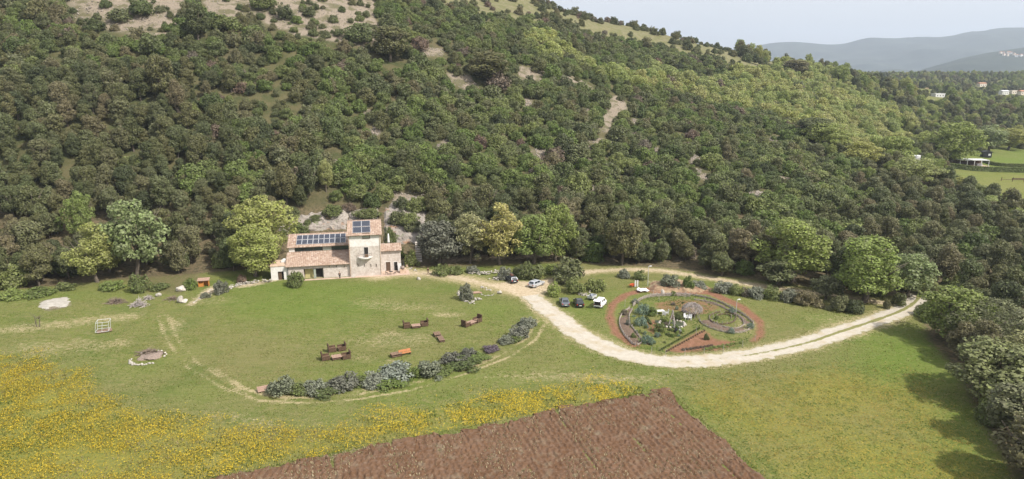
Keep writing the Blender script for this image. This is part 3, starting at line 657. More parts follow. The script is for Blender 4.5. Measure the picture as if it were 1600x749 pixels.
def field_pts(poly_px, n, ybox, xbox, seed, clump=None):
    r = np.random.default_rng(seed); X = r.uniform(*xbox, n); Y = r.uniform(*ybox, n); Zg = np.zeros(n); px, py = proj(X, Y, Zg)
    jx = (fbm(X / 4, Y / 4, 31, 3) - .5) * 60 + r.normal(size=n) * 14; jy = (fbm(X / 4, Y / 4, 57, 3) - .5) * 40 + r.normal(size=n) * 7
    k = inpoly(px + jx, py + jy, poly_px) & ~inpoly(X, Y, FIELD) & (px > -120) & (px < 1720) & (py < 860)
    if clump is not None:
        f = fbm(X / clump, Y / clump, seed, 4); k &= r.random(n) < np.clip((f - .31) * 3.9, .1, .95)
    return X[k], Y[k]
X, Y = field_pts(FLOWER, 600000, (58, 125), (-100, 45), 71, 2.6); n = len(X)
print('flowers', n)
sprigs('yellow_flowers', X, Y, np.full(n, .08) + rng.random(n) * .08, .08 + .13 * rng.random(n), rng.random(n), sprig_mat('yellow_petals', [(0, (.44, .31, .02)), (.5, (.57, .42, .03)), (1, (.6, .49, .07))]), 'yellow wild flowers covering the lower meadow', .3, .5)
X, Y = field_pts(GOLD, 60000, (58, 118), (15, 75), 72, 3.5); n = len(X)
sprigs('meadow_flowers', X, Y, np.full(n, .08), .08 + .08 * rng.random(n), rng.random(n), sprig_mat('dull_yellow_petals', [(0, (.3, .22, .05)), (1, (.42, .3, .05))]), 'sparse dull yellow flowers in the grass', .22, .5)
X, Y = field_pts(GOLD, 90000, (50, 118), (10, 80), 74, 1.2); n = len(X); q_ = fbm(X / 1.6, Y / 1.6, 29, 3)
sprigs('meadow_tufts', X, Y, .06 + .1 * rng.random(n), .15 + .3 * rng.random(n), np.clip(q_ * 1.5 - .25 + rng.normal(size=n) * .18, 0, 1), sprig_mat('tuft_blades', [(0, (.08, .13, .02)), (.45, (.15, .185, .035)), (.7, (.25, .22, .055)), (1, (.33, .27, .08))], .4), 'seeding grass tufts in the right hand meadow', 0, .6)
X, Y = field_pts(CLEAR, 330000, (56, 150), (-105, 90), 73, 3.0)
px, py = proj(X, Y, X * 0)
k = (dpoly(X, Y, W['road']) > 2.6) & (dpoly(X, Y, W['track']) > 1.2) & (dpoly(X, Y, W['path']) > 1.5) & ~inpoly(px, py, GARDEN) & ~inpoly(px, py, [(418, 445), (650, 432), (650, 330), (418, 330)])
fl = inpoly(px, py, FLOWER); k &= np.where(fl, rng.random(len(X)) < .7, rng.random(len(X)) < np.where(inpoly(px, py, GOLD), .18, .5)); X, Y, fl, py, px = X[k], Y[k], fl[k], py[k], px[k]; n = len(X)
hgt = np.where(fl, .16, .07) * (.6 + .8 * rng.random(n)) * np.clip(2.2 - (Y - 60) / 60, .8, 1.4)
lfv = np.clip(fbm(X / 9, Y / 9, 23, 3) * 1.4 - .2 + rng.normal(size=n) * .2, 0, 1)
print('grass', n)
sprigs('meadow_grass', X, Y, hgt, .08 + .12 * rng.random(n), lfv, sprig_mat('grass_blades', [(0, (.1, .145, .025)), (.35, (.17, .195, .045)), (.7, (.24, .225, .075)), (1, (.36, .3, .15))], .5), 'short spring grass over the clearing')
U_ = rng.uniform(0, Lu * 1.1, 26000); V_ = rng.uniform(0, Lv * 1.25, 26000); k = fbm(U_ / 2.2, V_ / 4.5, 61, 3) + .12 * rng.random(26000) > .6; U_, V_ = U_[k], V_[k]; n = len(U_)
sprigs('dry_stubble', fA[0] + eu[0] * U_ + ev[0] * V_, fA[1] + eu[1] * U_ + ev[1] * V_, .1 + .2 * rng.random(n), .06 + .12 * rng.random(n), rng.random(n), sprig_mat('stubble', [(0, (.2, .19, .09)), (.5, (.33, .27, .16)), (1, (.4, .34, .23))]), 'dry stubble and weeds left on the ploughed soil', .12)

n = 2200; ue = np.abs(rng.normal(size=n)) * .9 - .55; le = rng.random(n); h_ = rng.random(n) < .6
U_ = np.where(h_, le * Lu * 1.1, ue); V_ = np.where(h_, ue, le * Lv * 1.2)
sprigs('edge_weeds', fA[0] + eu[0] * U_ + ev[0] * V_, fA[1] + eu[1] * U_ + ev[1] * V_, .08 + .17 * rng.random(n), .1 + .15 * rng.random(n), rng.random(n), sprig_mat('weed_blades', [(0, (.13, .19, .03)), (.6, (.2, .23, .06)), (1, (.3, .26, .12))], .5), 'weeds along the edge of the ploughed field', 0, .4)
rg_ = np.random.default_rng(77); X = rg_.uniform(15, 60, 60000); Y = rg_.uniform(105, 160, 60000); px, py = proj(X, Y, X * 0)
k = inpoly(px, py, [(972, 492), (985, 470), (1030, 460), (1100, 462), (1165, 490), (1180, 510), (1165, 540), (1110, 549), (1040, 551), (992, 542)]) & (rg_.random(60000) < np.clip((fbm(X / 2.2, Y / 2.2, 131, 3) - .4) * 3, .02, .7))
k &= ~inpoly(px, py, [(1035, 548), (1095, 514), (1108, 518), (1120, 530), (1150, 535), (1060, 552)]); X, Y = X[k], Y[k]; n = len(X)
sprigs('garden_weeds', X, Y, .06 + .2 * rg_.random(n), .12 + .2 * rg_.random(n), np.clip(fbm(X / 1.5, Y / 1.5, 17, 2) + rg_.normal(size=n) * .15, 0, 1), sprig_mat('garden_greens', [(0, (.09, .16, .035)), (.45, (.14, .21, .045)), (.75, (.2, .24, .07)), (1, (.26, .28, .16))], .5), 'low greens and weeds between the garden beds', 0, .45)
# loose stones on the screes
rs = np.random.default_rng(19); Lst = []
for q, p in enumerate(SCREE):
    pp_ = np.array(p); n = 900 if q < 2 else 130; ax = rs.uniform(pp_[:, 0].min(), pp_[:, 0].max(), n); ay = rs.uniform(max(-25, pp_[:, 1].min()), pp_[:, 1].max(), n); k = inpoly(ax, ay, p); Lst.append(hit(ax[k], ay[k]))
H_ = np.concatenate(Lst); n = len(H_); base = np.array([(1, 0, 0), (-1, 0, 0), (0, 1, 0), (0, -1, 0), (0, 0, 1), (0, 0, -1)], float); tri = np.array([(0, 2, 4), (2, 1, 4), (1, 3, 4), (3, 0, 4), (2, 0, 5), (1, 2, 5), (3, 1, 5), (0, 3, 5)])
V = H_[:, None, :] + base[None] * (rs.uniform(.15, .6, (n, 1, 1)) ** 1.3 * 1.1 * rs.uniform(.6, 1.2, (n, 6, 1))) * np.array([1, 1, .7]); F = (tri[None] + 6 * np.arange(n)[:, None, None]).reshape(-1, 3)
o = link(bpy.data.objects.new('rubble', npmesh('rubble', V.reshape(-1, 3), F, plain('scree_stone', (.23, .2, .17), .95, .4, .6)))); tag(o, 'loose stones covering the scree slopes', kind='stuff')

# ------------------------------------------------------------------ trees and shrubs one can tell apart
LM['lemon'] = leaf_mat('lemon_green_leaves', [(.28, .315, .085), (.32, .335, .1), (.3, .31, .105)], .4)
LM['tan'] = leaf_mat('budding_twigs', [(.22, .21, .09), (.18, .195, .075)], .25)
K.update({
    'lemon': kind('lemon', LM['lemon'], 3, 4.2, 10.5, .3, nl=64, lr=(.13, .3), leaf=.28, dens=1.15, trunk=dict(rad=.26)),
    'budding': kind('budding', LM['tan'], 2, 4.0, 9, .3, nl=60, lr=(.15, .28), leaf=.3, dens=1.0, trunk=dict(rad=.2, nb=9)),
    'pale': kind('pale', LM['pale'], 2, 4.0, 11, .5, nl=70, lr=(.13, .24), leaf=.3, dens=.85, trunk=dict(rad=.2, nb=9)),
    'gold': kind('gold', LM['gold'], 2, 4.0, 11, .5, nl=70, lr=(.13, .25), leaf=.3, dens=.95, trunk=dict(rad=.2, nb=9)),
    'mint': kind('mint', LM['mint'], 2, 4.0, 10, .4, nl=65, lr=(.15, .26), leaf=.34, dens=1.1, trunk=dict(rad=.22, nb=8)),
    'feather': kind('feather', LM['olive'], 1, 4.2, 6.5, .8, nl=60, lr=(.16, .3), leaf=.3, dens=1.2, stretch=.35, trunk=dict(rad=.2)),
    'greyround': kind('greyround', LM['lavender'], 1, 4.0, 8, .8, nl=60, lr=(.16, .28), leaf=.32, dens=1.3, trunk=dict(rad=.25)),
    'lav': kind('lav', LM['lavender'], 4, 1.0, 1.2, .02, nl=26, lr=(.22, .36), dome=True, leaf=.12, dens=1.4, trunk=dict(rad=.03)),
    'silver': kind('silver', LM['silver'], 2, 1.0, 1.2, .02, nl=26, lr=(.22, .36), dome=True, leaf=.12, dens=1.3, trunk=dict(rad=.03)),
    'purple': kind('purple', LM['purple'], 1, 1.0, 1.2, .02, nl=26, lr=(.22, .36), dome=True, leaf=.12, dens=1.3, trunk=dict(rad=.03)),
    'herb': kind('herb', LM['green'], 3, 1.0, 1.1, .02, nl=26, lr=(.22, .38), dome=True, leaf=.13, dens=1.3, trunk=dict(rad=.03)),
    'bluish': kind('bluish', LM['blue'], 2, 1.0, 1.0, .02, nl=24, lr=(.22, .36), dome=True, leaf=.15, dens=1.1, stretch=.5, trunk=dict(rad=.03)),
    'twiggy': kind('twiggy', LM['twig'], 2, 1.0, 1.2, .05, nl=34, lr=(.15, .3), dome=True, leaf=.14, dens=.8, stretch=.3, trunk=dict(rad=.03, nb=9)),
    'fresh': kind('fresh', LM['bright'], 2, 1.0, 1.2, .02, nl=26, lr=(.22, .36), dome=True, leaf=.13, dens=1.3, trunk=dict(rad=.03)),
    'sere': kind('sere', LM['brown'], 2, 1.0, 1.1, .02, nl=26, lr=(.2, .34), dome=True, leaf=.13, dens=1.0, trunk=dict(rad=.03)),
})
ROOM = []; SMALL = ('lav', 'silver', 'purple', 'herb', 'bluish', 'twiggy', 'fresh', 'sere')
def plant(name, key, bx, by, top, wid, label, cat, group=None, parts=True, j=None, room=True):
    """base pixel, top row and width in the photo -> a real plant standing on the ground"""
    p = at(bx, by); q = ppm(p); v = K[key][(int(bx) if j is None else j) % len(K[key])]
    h = max(.4, (by - top) / q / .965); rr = wid / q / 2 * (1.38 if not (key in SMALL or key.startswith('shrub')) else 1.12)
    ROOM.append((p.x, p.y, rr)) if room else None
    sc = (rr / v.R, rr / v.R, h / v.H); rz = (bx * 37 % 63) / 10
    if parts:
        e = empty(name, p, rz); e.scale = sc; tag(e, label, cat, group)
        c = link(bpy.data.objects.new('crown', v.crown), e); link(bpy.data.objects.new('trunk', v.trunk), e)
    else:
        e = link(bpy.data.objects.new(name, v.crown)); e.location = p; e.rotation_euler = (0, 0, rz); e.scale = sc; tag(e, label, cat, group)
    return e
T = lambda *a, **k: plant(*a, **k)
T('broadleaf_tree', 'lemon', 152, 441, 349, 66, 'rounded yellow green tree at the wood edge above the wood piles', 'tree')
T('broadleaf_tree', 'mint', 214, 432, 306, 74, 'tall pale grey green tree behind the dark green bush', 'tree')
T('broadleaf_tree', 'lemon', 414, 410, 299, 78, 'taller of two yellow green trees beside the stone annex', 'tree', j=1)
T('broadleaf_tree', 'lemon', 400, 432, 352, 76, 'lower yellow green tree in front, next to the stone annex', 'tree', j=2)
T('broadleaf_tree', 'pale', 735, 412, 332, 50, 'slim cream leaved tree between round grey tree and golden tree', 'tree')
T('broadleaf_tree', 'gold', 781, 414, 316, 64, 'golden green tree above the dark hatchback', 'tree')
T('broadleaf_tree', 'bright', 834, 412, 336, 62, 'light green broad tree above the silver hatchback', 'tree')
T('broadleaf_tree', 'bright', 868, 408, 319, 52, 'vivid green tree tucked behind the light green one', 'tree')
T('broadleaf_tree', 'bright', 1238, 440, 344, 94, 'broad fresh green tree above the olive shrub by the upper track', 'tree', j=0)
T('broadleaf_tree', 'bright', 1350, 472, 371, 98, 'big rounded yellow green tree near the road bend', 'tree', j=0)
T('broadleaf_tree', 'mint', 1416, 466, 392, 62, 'paler thin crowned tree just beyond the road bend', 'tree')
T('broadleaf_tree', 'bright', 1484, 532, 446, 92, 'bright green tree leading the wood at the meadow corner', 'tree', j=1)
T('pine_tree', 'feather', 1540, 552, 466, 112, 'soft feathery grey green tree behind the bright green corner tree', 'tree')
T('bare_tree', 'budding', 1555, 625, 530, 128, 'pale budding thicket tree bordering the lower meadow', 'tree')
T('bare_tree', 'budding', 1600, 600, 520, 100, 'second pale budding tree deeper in the thicket', 'tree', j=1)
T('evergreen_tree', 'grey', 1585, 690, 598, 90, 'dull green tree low at the meadow edge below the budding thicket', 'tree')
T('evergreen_tree', 'oak', 1622, 760, 640, 110, 'dark tree cut by the picture edge at the bottom corner', 'tree')
T('evergreen_tree', 'oak', 1502, 560, 505, 40, 'small dark tree shaded under the feathery tree', 'tree')
T('round_tree', 'greyround', 686, 412, 346, 70, 'round dark grey tree beside the stone steps', 'tree')
T('olive_tree', 'grey', 1216, 446, 405, 54, 'round grey olive shrub tree beneath the broad fresh green tree', 'tree', j=0)
T('olive_tree', 'grey', 1127, 432, 398, 34, 'small silvery olive tree by the upper track', 'tree', j=1)
T('olive_tree', 'grey', 1290, 468, 430, 40, 'grey olive tree at the lawn edge beside the yellow green tree', 'tree', j=2)
T('evergreen_tree', 'oak', 610, 96, 42, 52, 'tall dark oak standing alone below the upper scree', 'tree')
T('evergreen_tree', 'oak', 765, 130, 82, 56, 'broad dark oak on the mid slope above the stony gap', 'tree', j=1)
T('evergreen_tree', 'oak', 310, 62, 10, 34, 'dark upright oak between two scree patches', 'tree', j=2)
T('conifer_tree', 'oak', 255, 160, 88, 40, 'dark conifer shaped tree above the dense wood', 'tree', j=3)
T('broadleaf_tree', 'bright', 128, 372, 300, 40, 'fresh green crown poking out of the dark wood', 'tree', j=2)
T('broadleaf_tree', 'yellow', 510, 300, 248, 22, 'slender yellow green tree on the slope above the farmhouse', 'tree')
# hedge of lavender and herbs round the lawn
HED = [('lav', 441, 612, 581, 40, 'grey green lavender clump next to the wooden pallet'), ('herb', 470, 612, 590, 30, 'low dark green herb clump beside the first lavender'), ('lav', 492, 612, 586, 36, 'olive grey clump in the hedge with green base'),
       ('lav', 537, 603, 578, 44, 'broad mauve grey lavender bush in the hedge'), ('herb', 562, 600, 580, 26, 'green clump between two lavender bushes'), ('lav', 585, 600, 574, 34, 'dusty lavender bush beside the pale silver one'),
       ('silver', 617, 591, 560, 50, 'largest pale silver bush of the hedge'), ('herb', 645, 588, 565, 22, 'narrow green clump beside the silver bush'), ('lav', 671, 584, 556, 38, 'dark rounded lavender bush below the picnic tables'),
       ('lav', 710, 566, 543, 30, 'olive grey lavender bush in the middle of the hedge'), ('lav', 732, 556, 536, 22, 'small lavender bush beside the olive grey one'), ('fresh', 725, 570, 552, 44, 'fresh green growth under the hedge'), ('fresh', 690, 582, 566, 30, 'bright weeds at the hedge foot below the dark lavender'),
       ('purple', 768, 548, 531, 22, 'round purple bush standing alone in the hedge'), ('lav', 792, 535, 516, 20, 'pale tan shrub in the hedge near the purple bush'), ('lav', 810, 526, 500, 28, 'grey green shrub towards the road end of the hedge'), ('lav', 824, 509, 488, 24, 'last grey shrub of the hedge beside the road'),
       ('herb', 805, 531, 515, 22, 'green shrub at the hedge end'), ('fresh', 750, 560, 546, 30, 'fresh green weeds below the small lavender'), ('fresh', 510, 614, 598, 40, 'fresh green weeds at the hedge foot near the pallet'), ('fresh', 612, 600, 584, 44, 'bright weeds below the silver bush')]
for k, x, y, tp, w, lab in HED: plant('hedge_shrub', 'herb' if k == 'fresh' else k, x, y + 1, tp + 7, w * 1.35, lab, 'shrub', 'shrubs of the curved lawn hedge', parts=False)
# other shrubs about the clearing
SHR = [('herb', 463, 447, 421, 30, 'leafy green bush before the farmhouse porch'), ('lav', 346, 458, 436, 24, 'blue grey round bush beside the orange shed'), ('sere', 378, 443, 428, 18, 'pinkish grey bush on the stone terrace'), ('herb', 218, 456, 426, 32, 'deep green bush standing alone by the wood edge'),
       ('lav', 322, 465, 456, 16, 'small pale bush beside the shed path'), ('herb', 298, 452, 432, 20, 'green bush just behind the orange shed'),
       ('shrub_l', 888, 440, 402, 56, 'large grey green shrub overhanging the parked cars'), ('herb', 898, 457, 432, 32, 'rounded green bush behind the black car'), ('herb', 932, 454, 434, 34, 'low green bush behind the small trailer'), ('fresh', 866, 461, 440, 26, 'drooping yellow green bush beside the grey saloon'),
       ('lav', 788, 436, 416, 28, 'grey bush right behind the dark hatchback'), ('herb', 832, 435, 408, 40, 'tall green shrub behind the silver hatchback'), ('fresh', 862, 428, 410, 30, 'yellow flowering bush behind the silver hatchback'), ('herb', 815, 428, 414, 30, 'dark green shrub between both hatchbacks'),
       ('herb', 690, 430, 413, 30, 'dark low bush beside the path to the farmhouse'), ('herb', 712, 428, 414, 24, 'low green bush in the border below the cream tree'), ('lav', 738, 426, 414, 22, 'greyish clump in front of the rubble wall'), ('lav', 728, 468, 441, 24, 'grey bush growing inside the stone rockery'),
       ('lav', 1046, 449, 426, 36, 'grey round shrub behind the garden mound'), ('herb', 1075, 452, 430, 20, 'green shrub beside the grey one behind the garden'), ('lav', 975, 434, 420, 20, 'dark shrub on the bank below the upper track'), ('herb', 1000, 436, 422, 24, 'green shrub on the bank near the lamp post'),
       ('lav', 1092, 450, 438, 28, 'faded shrub on the bank right of the grey one'), ('lav', 1130, 456, 438, 34, 'dull shrub along the far lawn edge'), ('herb', 1150, 460, 444, 26, 'low olive shrub along the far lawn edge'), ('sere', 1165, 462, 448, 24, 'brown twiggy shrub along the far lawn edge'),
       ('lav', 1182, 464, 446, 32, 'pale sage shrub along the far lawn edge'), ('herb', 1205, 466, 446, 32, 'shaded shrub under the olive tree'), ('lav', 1232, 470, 450, 34, 'grey shrub under the broad fresh green tree'), ('shrub_o', 1262, 476, 452, 38, 'dark shrub between the two big trees'),
       ('shrub_o', 1310, 484, 458, 34, 'dark shrub in front of the yellow green tree'), ('shrub_o', 1335, 488, 466, 30, 'small dark shrub where the lawn narrows to the bend'), ('shrub_o', 1386, 482, 466, 12, 'dark clipped bush standing beside the bend'), ('shrub_l', 1405, 478, 456, 24, 'grey bush beyond the bend'),
       ('shrub_g', 385, 350, 332, 20, 'green shrub above the yellow trees'), ('shrub_g', 468, 366, 347, 30, 'green shrub growing on the rocks above the solar roof'), ('herb', 441, 372, 358, 18, 'round dark shrub on the rocks near the roof corner'), ('shrub_g', 610, 390, 350, 18, 'narrow green shrub climbing beside the tower'),
       ('herb', 642, 415, 390, 24, 'dark green bush beside the terrace steps'), ('fresh', 624, 403, 388, 20, 'yellow leaved small tree over the terrace door'), ('shrub_g', 640, 352, 330, 34, 'dark shrub on the rock face above the terrace'), ('shrub_l', 645, 360, 340, 30, 'grey shrub low on the rock face'),
       ('shrub_g', 575, 340, 324, 40, 'green shrub on the rock ledge behind the tower'), ('shrub_g', 520, 335, 318, 34, 'green shrub on the rock ledge above the solar panels'), ('shrub_g', 493, 345, 335, 18, 'little shrub in a crack of the rock face'),
       ('herb', 60, 462, 450, 50, 'dull green bramble on the grass bank'), ('fresh', 20, 465, 452, 44, 'green bramble at the edge of the bank'), ('fresh', 175, 452, 436, 40, 'light green brambles near the wood piles'), ('herb', 105, 452, 440, 34, 'faded brambles beneath the dark trees'), ('herb', 250, 452, 442, 30, 'low weeds on the bare bank')]
for k, x, y, tp, w, lab in SHR: plant('shrub', k, x, y, tp, w, lab, 'shrub', parts=False)
WILD = [('shrub_l', 622, 352, 328, 30, 'grey shrub spreading over the bare slope by the tower'), ('shrub_g', 652, 330, 306, 36, 'green shrub at the top of the bare slope by the tower'), ('shrub_o', 626, 326, 306, 26, 'dark shrub high on the bare slope by the tower'), ('shrub_b', 545, 330, 316, 24, 'brown shrub on the ledge beside the green one'), ('shrub_l', 455, 340, 322, 30, 'grey shrub at the upper corner of the rock face'), ('herb', 480, 352, 342, 14, 'small clump in the rock face above the solar roof'),
        ('shrub_g', 224, 22, -4, 44, 'dark round shrub in the middle of the upper scree'), ('shrub_g', 350, 46, 22, 48, 'large round shrub on the scree beside the upright oak'), ('shrub_o', 150, 48, 28, 40, 'dark shrub at the lower edge of the upper scree'), ('shrub_l', 190, 34, 12, 36, 'grey green shrub on the upper scree'),
        ('shrub_g', 412, 14, -12, 40, 'green shrub on the stony band near the top edge'), ('shrub_o', 445, 30, 6, 30, 'dark shrub between the stony bands'), ('shrub_l', 484, 26, 10, 24, 'small grey shrub on the stony band'), ('shrub_g', 562, 66, 36, 50, 'big round green shrub on the pale stony band'), ('shrub_l', 605, 44, 20, 36, 'grey green shrub above the lone dark oak'), ('shrub_b', 655, 78, 56, 34, 'reddish bare shrub next to the lone dark oak'),
        ('shrub_g', 862, 126, 100, 34, 'green shrub in the stony path high on the slope'), ('shrub_g', 910, 168, 144, 22, 'round green shrub beside the stony path'), ('shrub_g', 938, 170, 140, 36, 'twin green shrub touching the stony path'), ('shrub_o', 842, 112, 92, 30, 'dark shrub at the head of the stony path'), ('shrub_b', 780, 140, 108, 40, 'brown bare shrub below the broad dark oak')]
for k, x, y, tp, w, lab in WILD: plant('wild_shrub', k, x, y, tp, w, lab, 'shrub', parts=False)
for a in (('bright', 1486, 256, 192, 66, 'tall fresh green tree overhanging the open pavilion'), ('yellow', 1452, 240, 205, 50, 'yellow green tree behind the white tank'), ('yellow', 1428, 292, 244, 60, 'pale yellow green tree in front of the white tank'), ('mint', 1545, 236, 196, 44, 'grey green tree behind the small black shed'), ('yellow', 1575, 234, 200, 40, 'yellow green tree at the end of the pavilion lawn'),
          ('bright', 1395, 262, 214, 60, 'fresh green tree west of the white tank'), ('yellow', 1290, 232, 190, 56, 'rounded yellow green tree where the bright belt ends'), ('oak', 1270, 222, 184, 56, 'dark oak standing out against the bright belt'), ('oak', 1240, 118, 94, 40, 'dark oak on the spur below the ridge end'), ('bright', 1310, 132, 104, 26, 'bright pointed tree on the spur against the mountains'),
          ('yellow', 1345, 262, 222, 56, 'yellow green tree between bright belt and glade'), ('bright', 1520, 340, 322, 30, 'fresh green bush on the paddock edge'), ('yellow', 1500, 296, 276, 30, 'yellowish shrub at the near side of the clipped hedge'), ('yellow', 1560, 336, 305, 60, 'pale yellow thicket at the paddock foot'), ('yellow', 1430, 452, 430, 70, 'pale green tree just behind the bend')): plant('broadleaf_tree' if a[0] != 'oak' else 'oak_tree', *a, 'tree')
# kitchen garden plants
_r = random.Random(41); EXTRA = [(_r.uniform(985, 1085), _r.uniform(472, 545)) for _ in range(90)]
EXTRA = [p for p in EXTRA if inpoly(np.array([p[0]]), np.array([p[1]]), [(990, 482), (1030, 468), (1070, 470), (1085, 510), (1035, 545), (1006, 536), (986, 505)])[0]][:42]
GAR = [('bluish', 1004, 491, 473, 26, 'large blue green broad bean clump in the garden'), ('herb', 1018, 492, 478, 20, 'green bean clump beside the white garden table'), ('bluish', 999, 508, 493, 24, 'pale green leafy row plants in the garden'), ('herb', 1031, 518, 502, 18, 'round bright green bush in the garden centre'), ('bluish', 1027, 527, 518, 10, 'small blue grey plant below the round bush'),
       ('bluish', 1010, 536, 520, 20, 'silvery artichoke clump at the garden corner'), ('bluish', 1018, 538, 526, 14, 'low artichoke beside the clump'), ('herb', 1060, 500, 488, 12, 'small shrub next to the bare vine arbour'), ('herb', 1104, 531, 521, 10, 'dark little bush on the red soil'), ('bluish', 1144, 489, 480, 12, 'blue green cabbage clump by the far ring'),
       ('bluish', 1143, 521, 511, 14, 'blue green cabbage clump on the near ring'), ('bluish', 1172, 513, 503, 14, 'blue green cabbage clump at the ring end'), ('herb', 1052, 462, 454, 9, 'small green bush on the garden mound'), ('fresh', 1040, 503, 494, 16, 'yellow green plant over the stone pond'), ('fresh', 1065, 520, 510, 12, 'yellow bush beside the white sack'),
       ('lav', 992, 474, 466, 12, 'greyish seedlings by the outer fence'), ('sere', 976, 492, 482, 12, 'dry stalks in the crescent bed'), ('lav', 981, 508, 498, 10, 'pale stalks in the middle of the crescent bed'), ('herb', 990, 528, 520, 10, 'greens at the tip of the crescent bed'), ('herb', 1120, 499, 492, 8, 'small herb clump inside the spiral')]
for k, x, y, tp, w, lab in GAR: plant('garden_plant', k, x, y, tp, w, lab, 'plant', 'plants of the kitchen garden', parts=False)

for i, (x, y) in enumerate(EXTRA): plant('vegetable_plant', ('herb', 'fresh', 'bluish', 'herb', 'sere')[i % 5], x, y, y - 3 - (i % 4), 5 + i % 5, 'small leafy vegetable between the garden paths', 'plant', 'small vegetables of the kitchen garden', parts=False, j=i, room=False)
# ------------------------------------------------------------------ the wood: nearest trees and shrubs as things, the rest as stuff
ra = np.array(ROOM); keepP = []
for i, k in enumerate(PL):
    d = np.hypot(ra[:, 0] - k[0], ra[:, 1] - k[1]) - ra[:, 2] * .55
    # nothing may stand between the camera and a named plant, nor inside it
    if d.min() < 1.2 + .35 * K[k[3]][0].R * k[4]: continue
    keepP.append(k)
PL = keepP
# sight lines to the far houses and the pavilion stay open, as in the photograph
for px_, py_, w_ in ((1447, 140, 12), (1465, 153, 14), (1533, 136, 9), (1568, 148, 9), (1583, 147, 9), (1597, 148, 9), (1516, 259, 30), (1540, 246, 9), (1427, 262, 9)):
    p_ = at(px_, py_); out_ = []
    for k in PL:
        dpt = k[1] / p_.y
        tall = K[k[3]][0].H * k[4] * k[5]; tx, ty = proj(k[0], k[1], k[2] + tall); r_ = K[k[3]][0].R * k[4] * FPX / max(30, k[1])
        if .55 < dpt < 1.01 and abs(tx - px_) < w_ + r_ * .6 and ty < py_ - 1.5: continue
        if math.hypot(k[0] - p_.x, k[1] - p_.y) < 11: continue
        out_.append(k)
    PL = out_
def rank(k): return K[k[3]][0].R * k[4] / math.hypot(k[1], k[2] - CAM_H) * (1 if -20 < k[6] < 1620 and k[7] > 0 else .05)
isT = lambda k: not k[3].startswith('shrub')
order = sorted(range(len(PL)), key=lambda i: -rank(PL[i]))
trees = [i for i in order if isT(PL[i])][:270]; shrubs = [i for i in order if not isT(PL[i])][:200]
ORD = ['first', 'second', 'third', 'fourth', 'fifth', 'sixth', 'seventh', 'eighth', 'ninth', 'tenth', 'eleventh', 'twelfth', 'thirteenth', 'fourteenth', 'fifteenth', 'sixteenth']
def where(px, py, s):
    if px > 1440 and py > 455: return 'in the wood beside the lower meadow'
    if px < 365: return 'behind the wood piles and orange shed'
    if px < 520: return 'on the slope behind the solar roof'
    if px < 700: return 'on the slope above the tower'
    if px < 900: return 'behind the young pale trees'
    if px < 1190: return 'above the kitchen garden'
    if px < 1440: return 'above the road bend'
    return 'in the valley wood beyond the bend'
front = {}
for i in trees:
    k = PL[i]; s = k[1] - np.interp(k[0], FX, FY)
    if s < 7 and not (k[6] > 1440): front.setdefault(where(k[6], k[7], s), []).append(i)
lab = {}
for w, L in front.items():
    L.sort(key=lambda i: PL[i][6])
    for n, i in enumerate(L[:16]): lab[i] = (ORD[n] + ' dark front row oak from the left ' + w, 'front row oaks')
NAMES = {'oak': ('oak_tree', 'dark evergreen oak'), 'grey': ('olive_tree', 'grey green evergreen tree'), 'yellow': ('broadleaf_tree', 'yellow green tree'), 'bright': ('broadleaf_tree', 'fresh green tree')}
SN = {'shrub_g': 'green evergreen shrub', 'shrub_o': 'dark olive shrub', 'shrub_b': 'reddish brown leafless shrub', 'shrub_l': 'grey green shrub', 'shrub_y': 'yellow green shrub'}
rr_ = random.Random(3)
for i in trees:
    x, y, z, kk, f, zs, px, py = PL[i]; j = rr_.randrange(len(K[kk])); v = K[kk][j]; nm, ad = NAMES[kk]; w = where(px, py, 0)
    l, g = lab.get(i, (ad + ' crowded ' + w, ad + 's ' + w))
    e = empty(nm, (x, y, z - .15), rr_.uniform(0, 6.28)); e.scale = (f, f * rr_.uniform(.9, 1.1), f * zs); tag(e, l, 'tree', g)
    link(bpy.data.objects.new('crown', v.crown), e); link(bpy.data.objects.new('trunk', v.trunk), e)
for i in shrubs:
    x, y, z, kk, f, zs, px, py = PL[i]; v = K[kk][rr_.randrange(len(K[kk]))]
    e = link(bpy.data.objects.new('wild_shrub', v.crown)); e.location = (x, y, z - .15); e.rotation_euler = (0, 0, rr_.uniform(0, 6.28)); e.scale = (f, f, f * zs)
    w = where(px, py, 0); tag(e, SN[kk] + ' growing ' + w, 'shrub', SN[kk] + 's ' + w)
used = set(trees) | set(shrubs); rest = [i for i in range(len(PL)) if i not in used]
def scatter_rest(name, idx, lab):
    r = random.Random(5); P = []; Vv = []; Ro = []; Sc = []
    for i in idx:
        x, y, z, k, f, zs = PL[i][:6]; j = r.randrange(VN[k])
        P.append((x, y, z - .15)); Vv.append(VIDX[(k, j)]); Ro.append((0, 0, r.uniform(0, 6.28))); Sc.append((f, f * r.uniform(.9, 1.1), f * zs))
    o = scatter_node(name, P, Vv, Ro, Sc); tag(o, lab, kind='stuff'); return o
VN = {}
for (k, j) in VIDX: VN[k] = max(VN.get(k, 0), j + 1)
scatter_rest('hillside_scrub', [i for i in rest if not isT(PL[i]) and PL[i][1] < 560], 'evergreen scrub covering the stony hillside')
scatter_rest('hillside_forest', [i for i in rest if isT(PL[i]) and PL[i][1] < 560], 'dark oak forest on the lower slope')
scatter_rest('far_woods', [i for i in rest if PL[i][1] >= 560], 'mixed woods of the far valley')
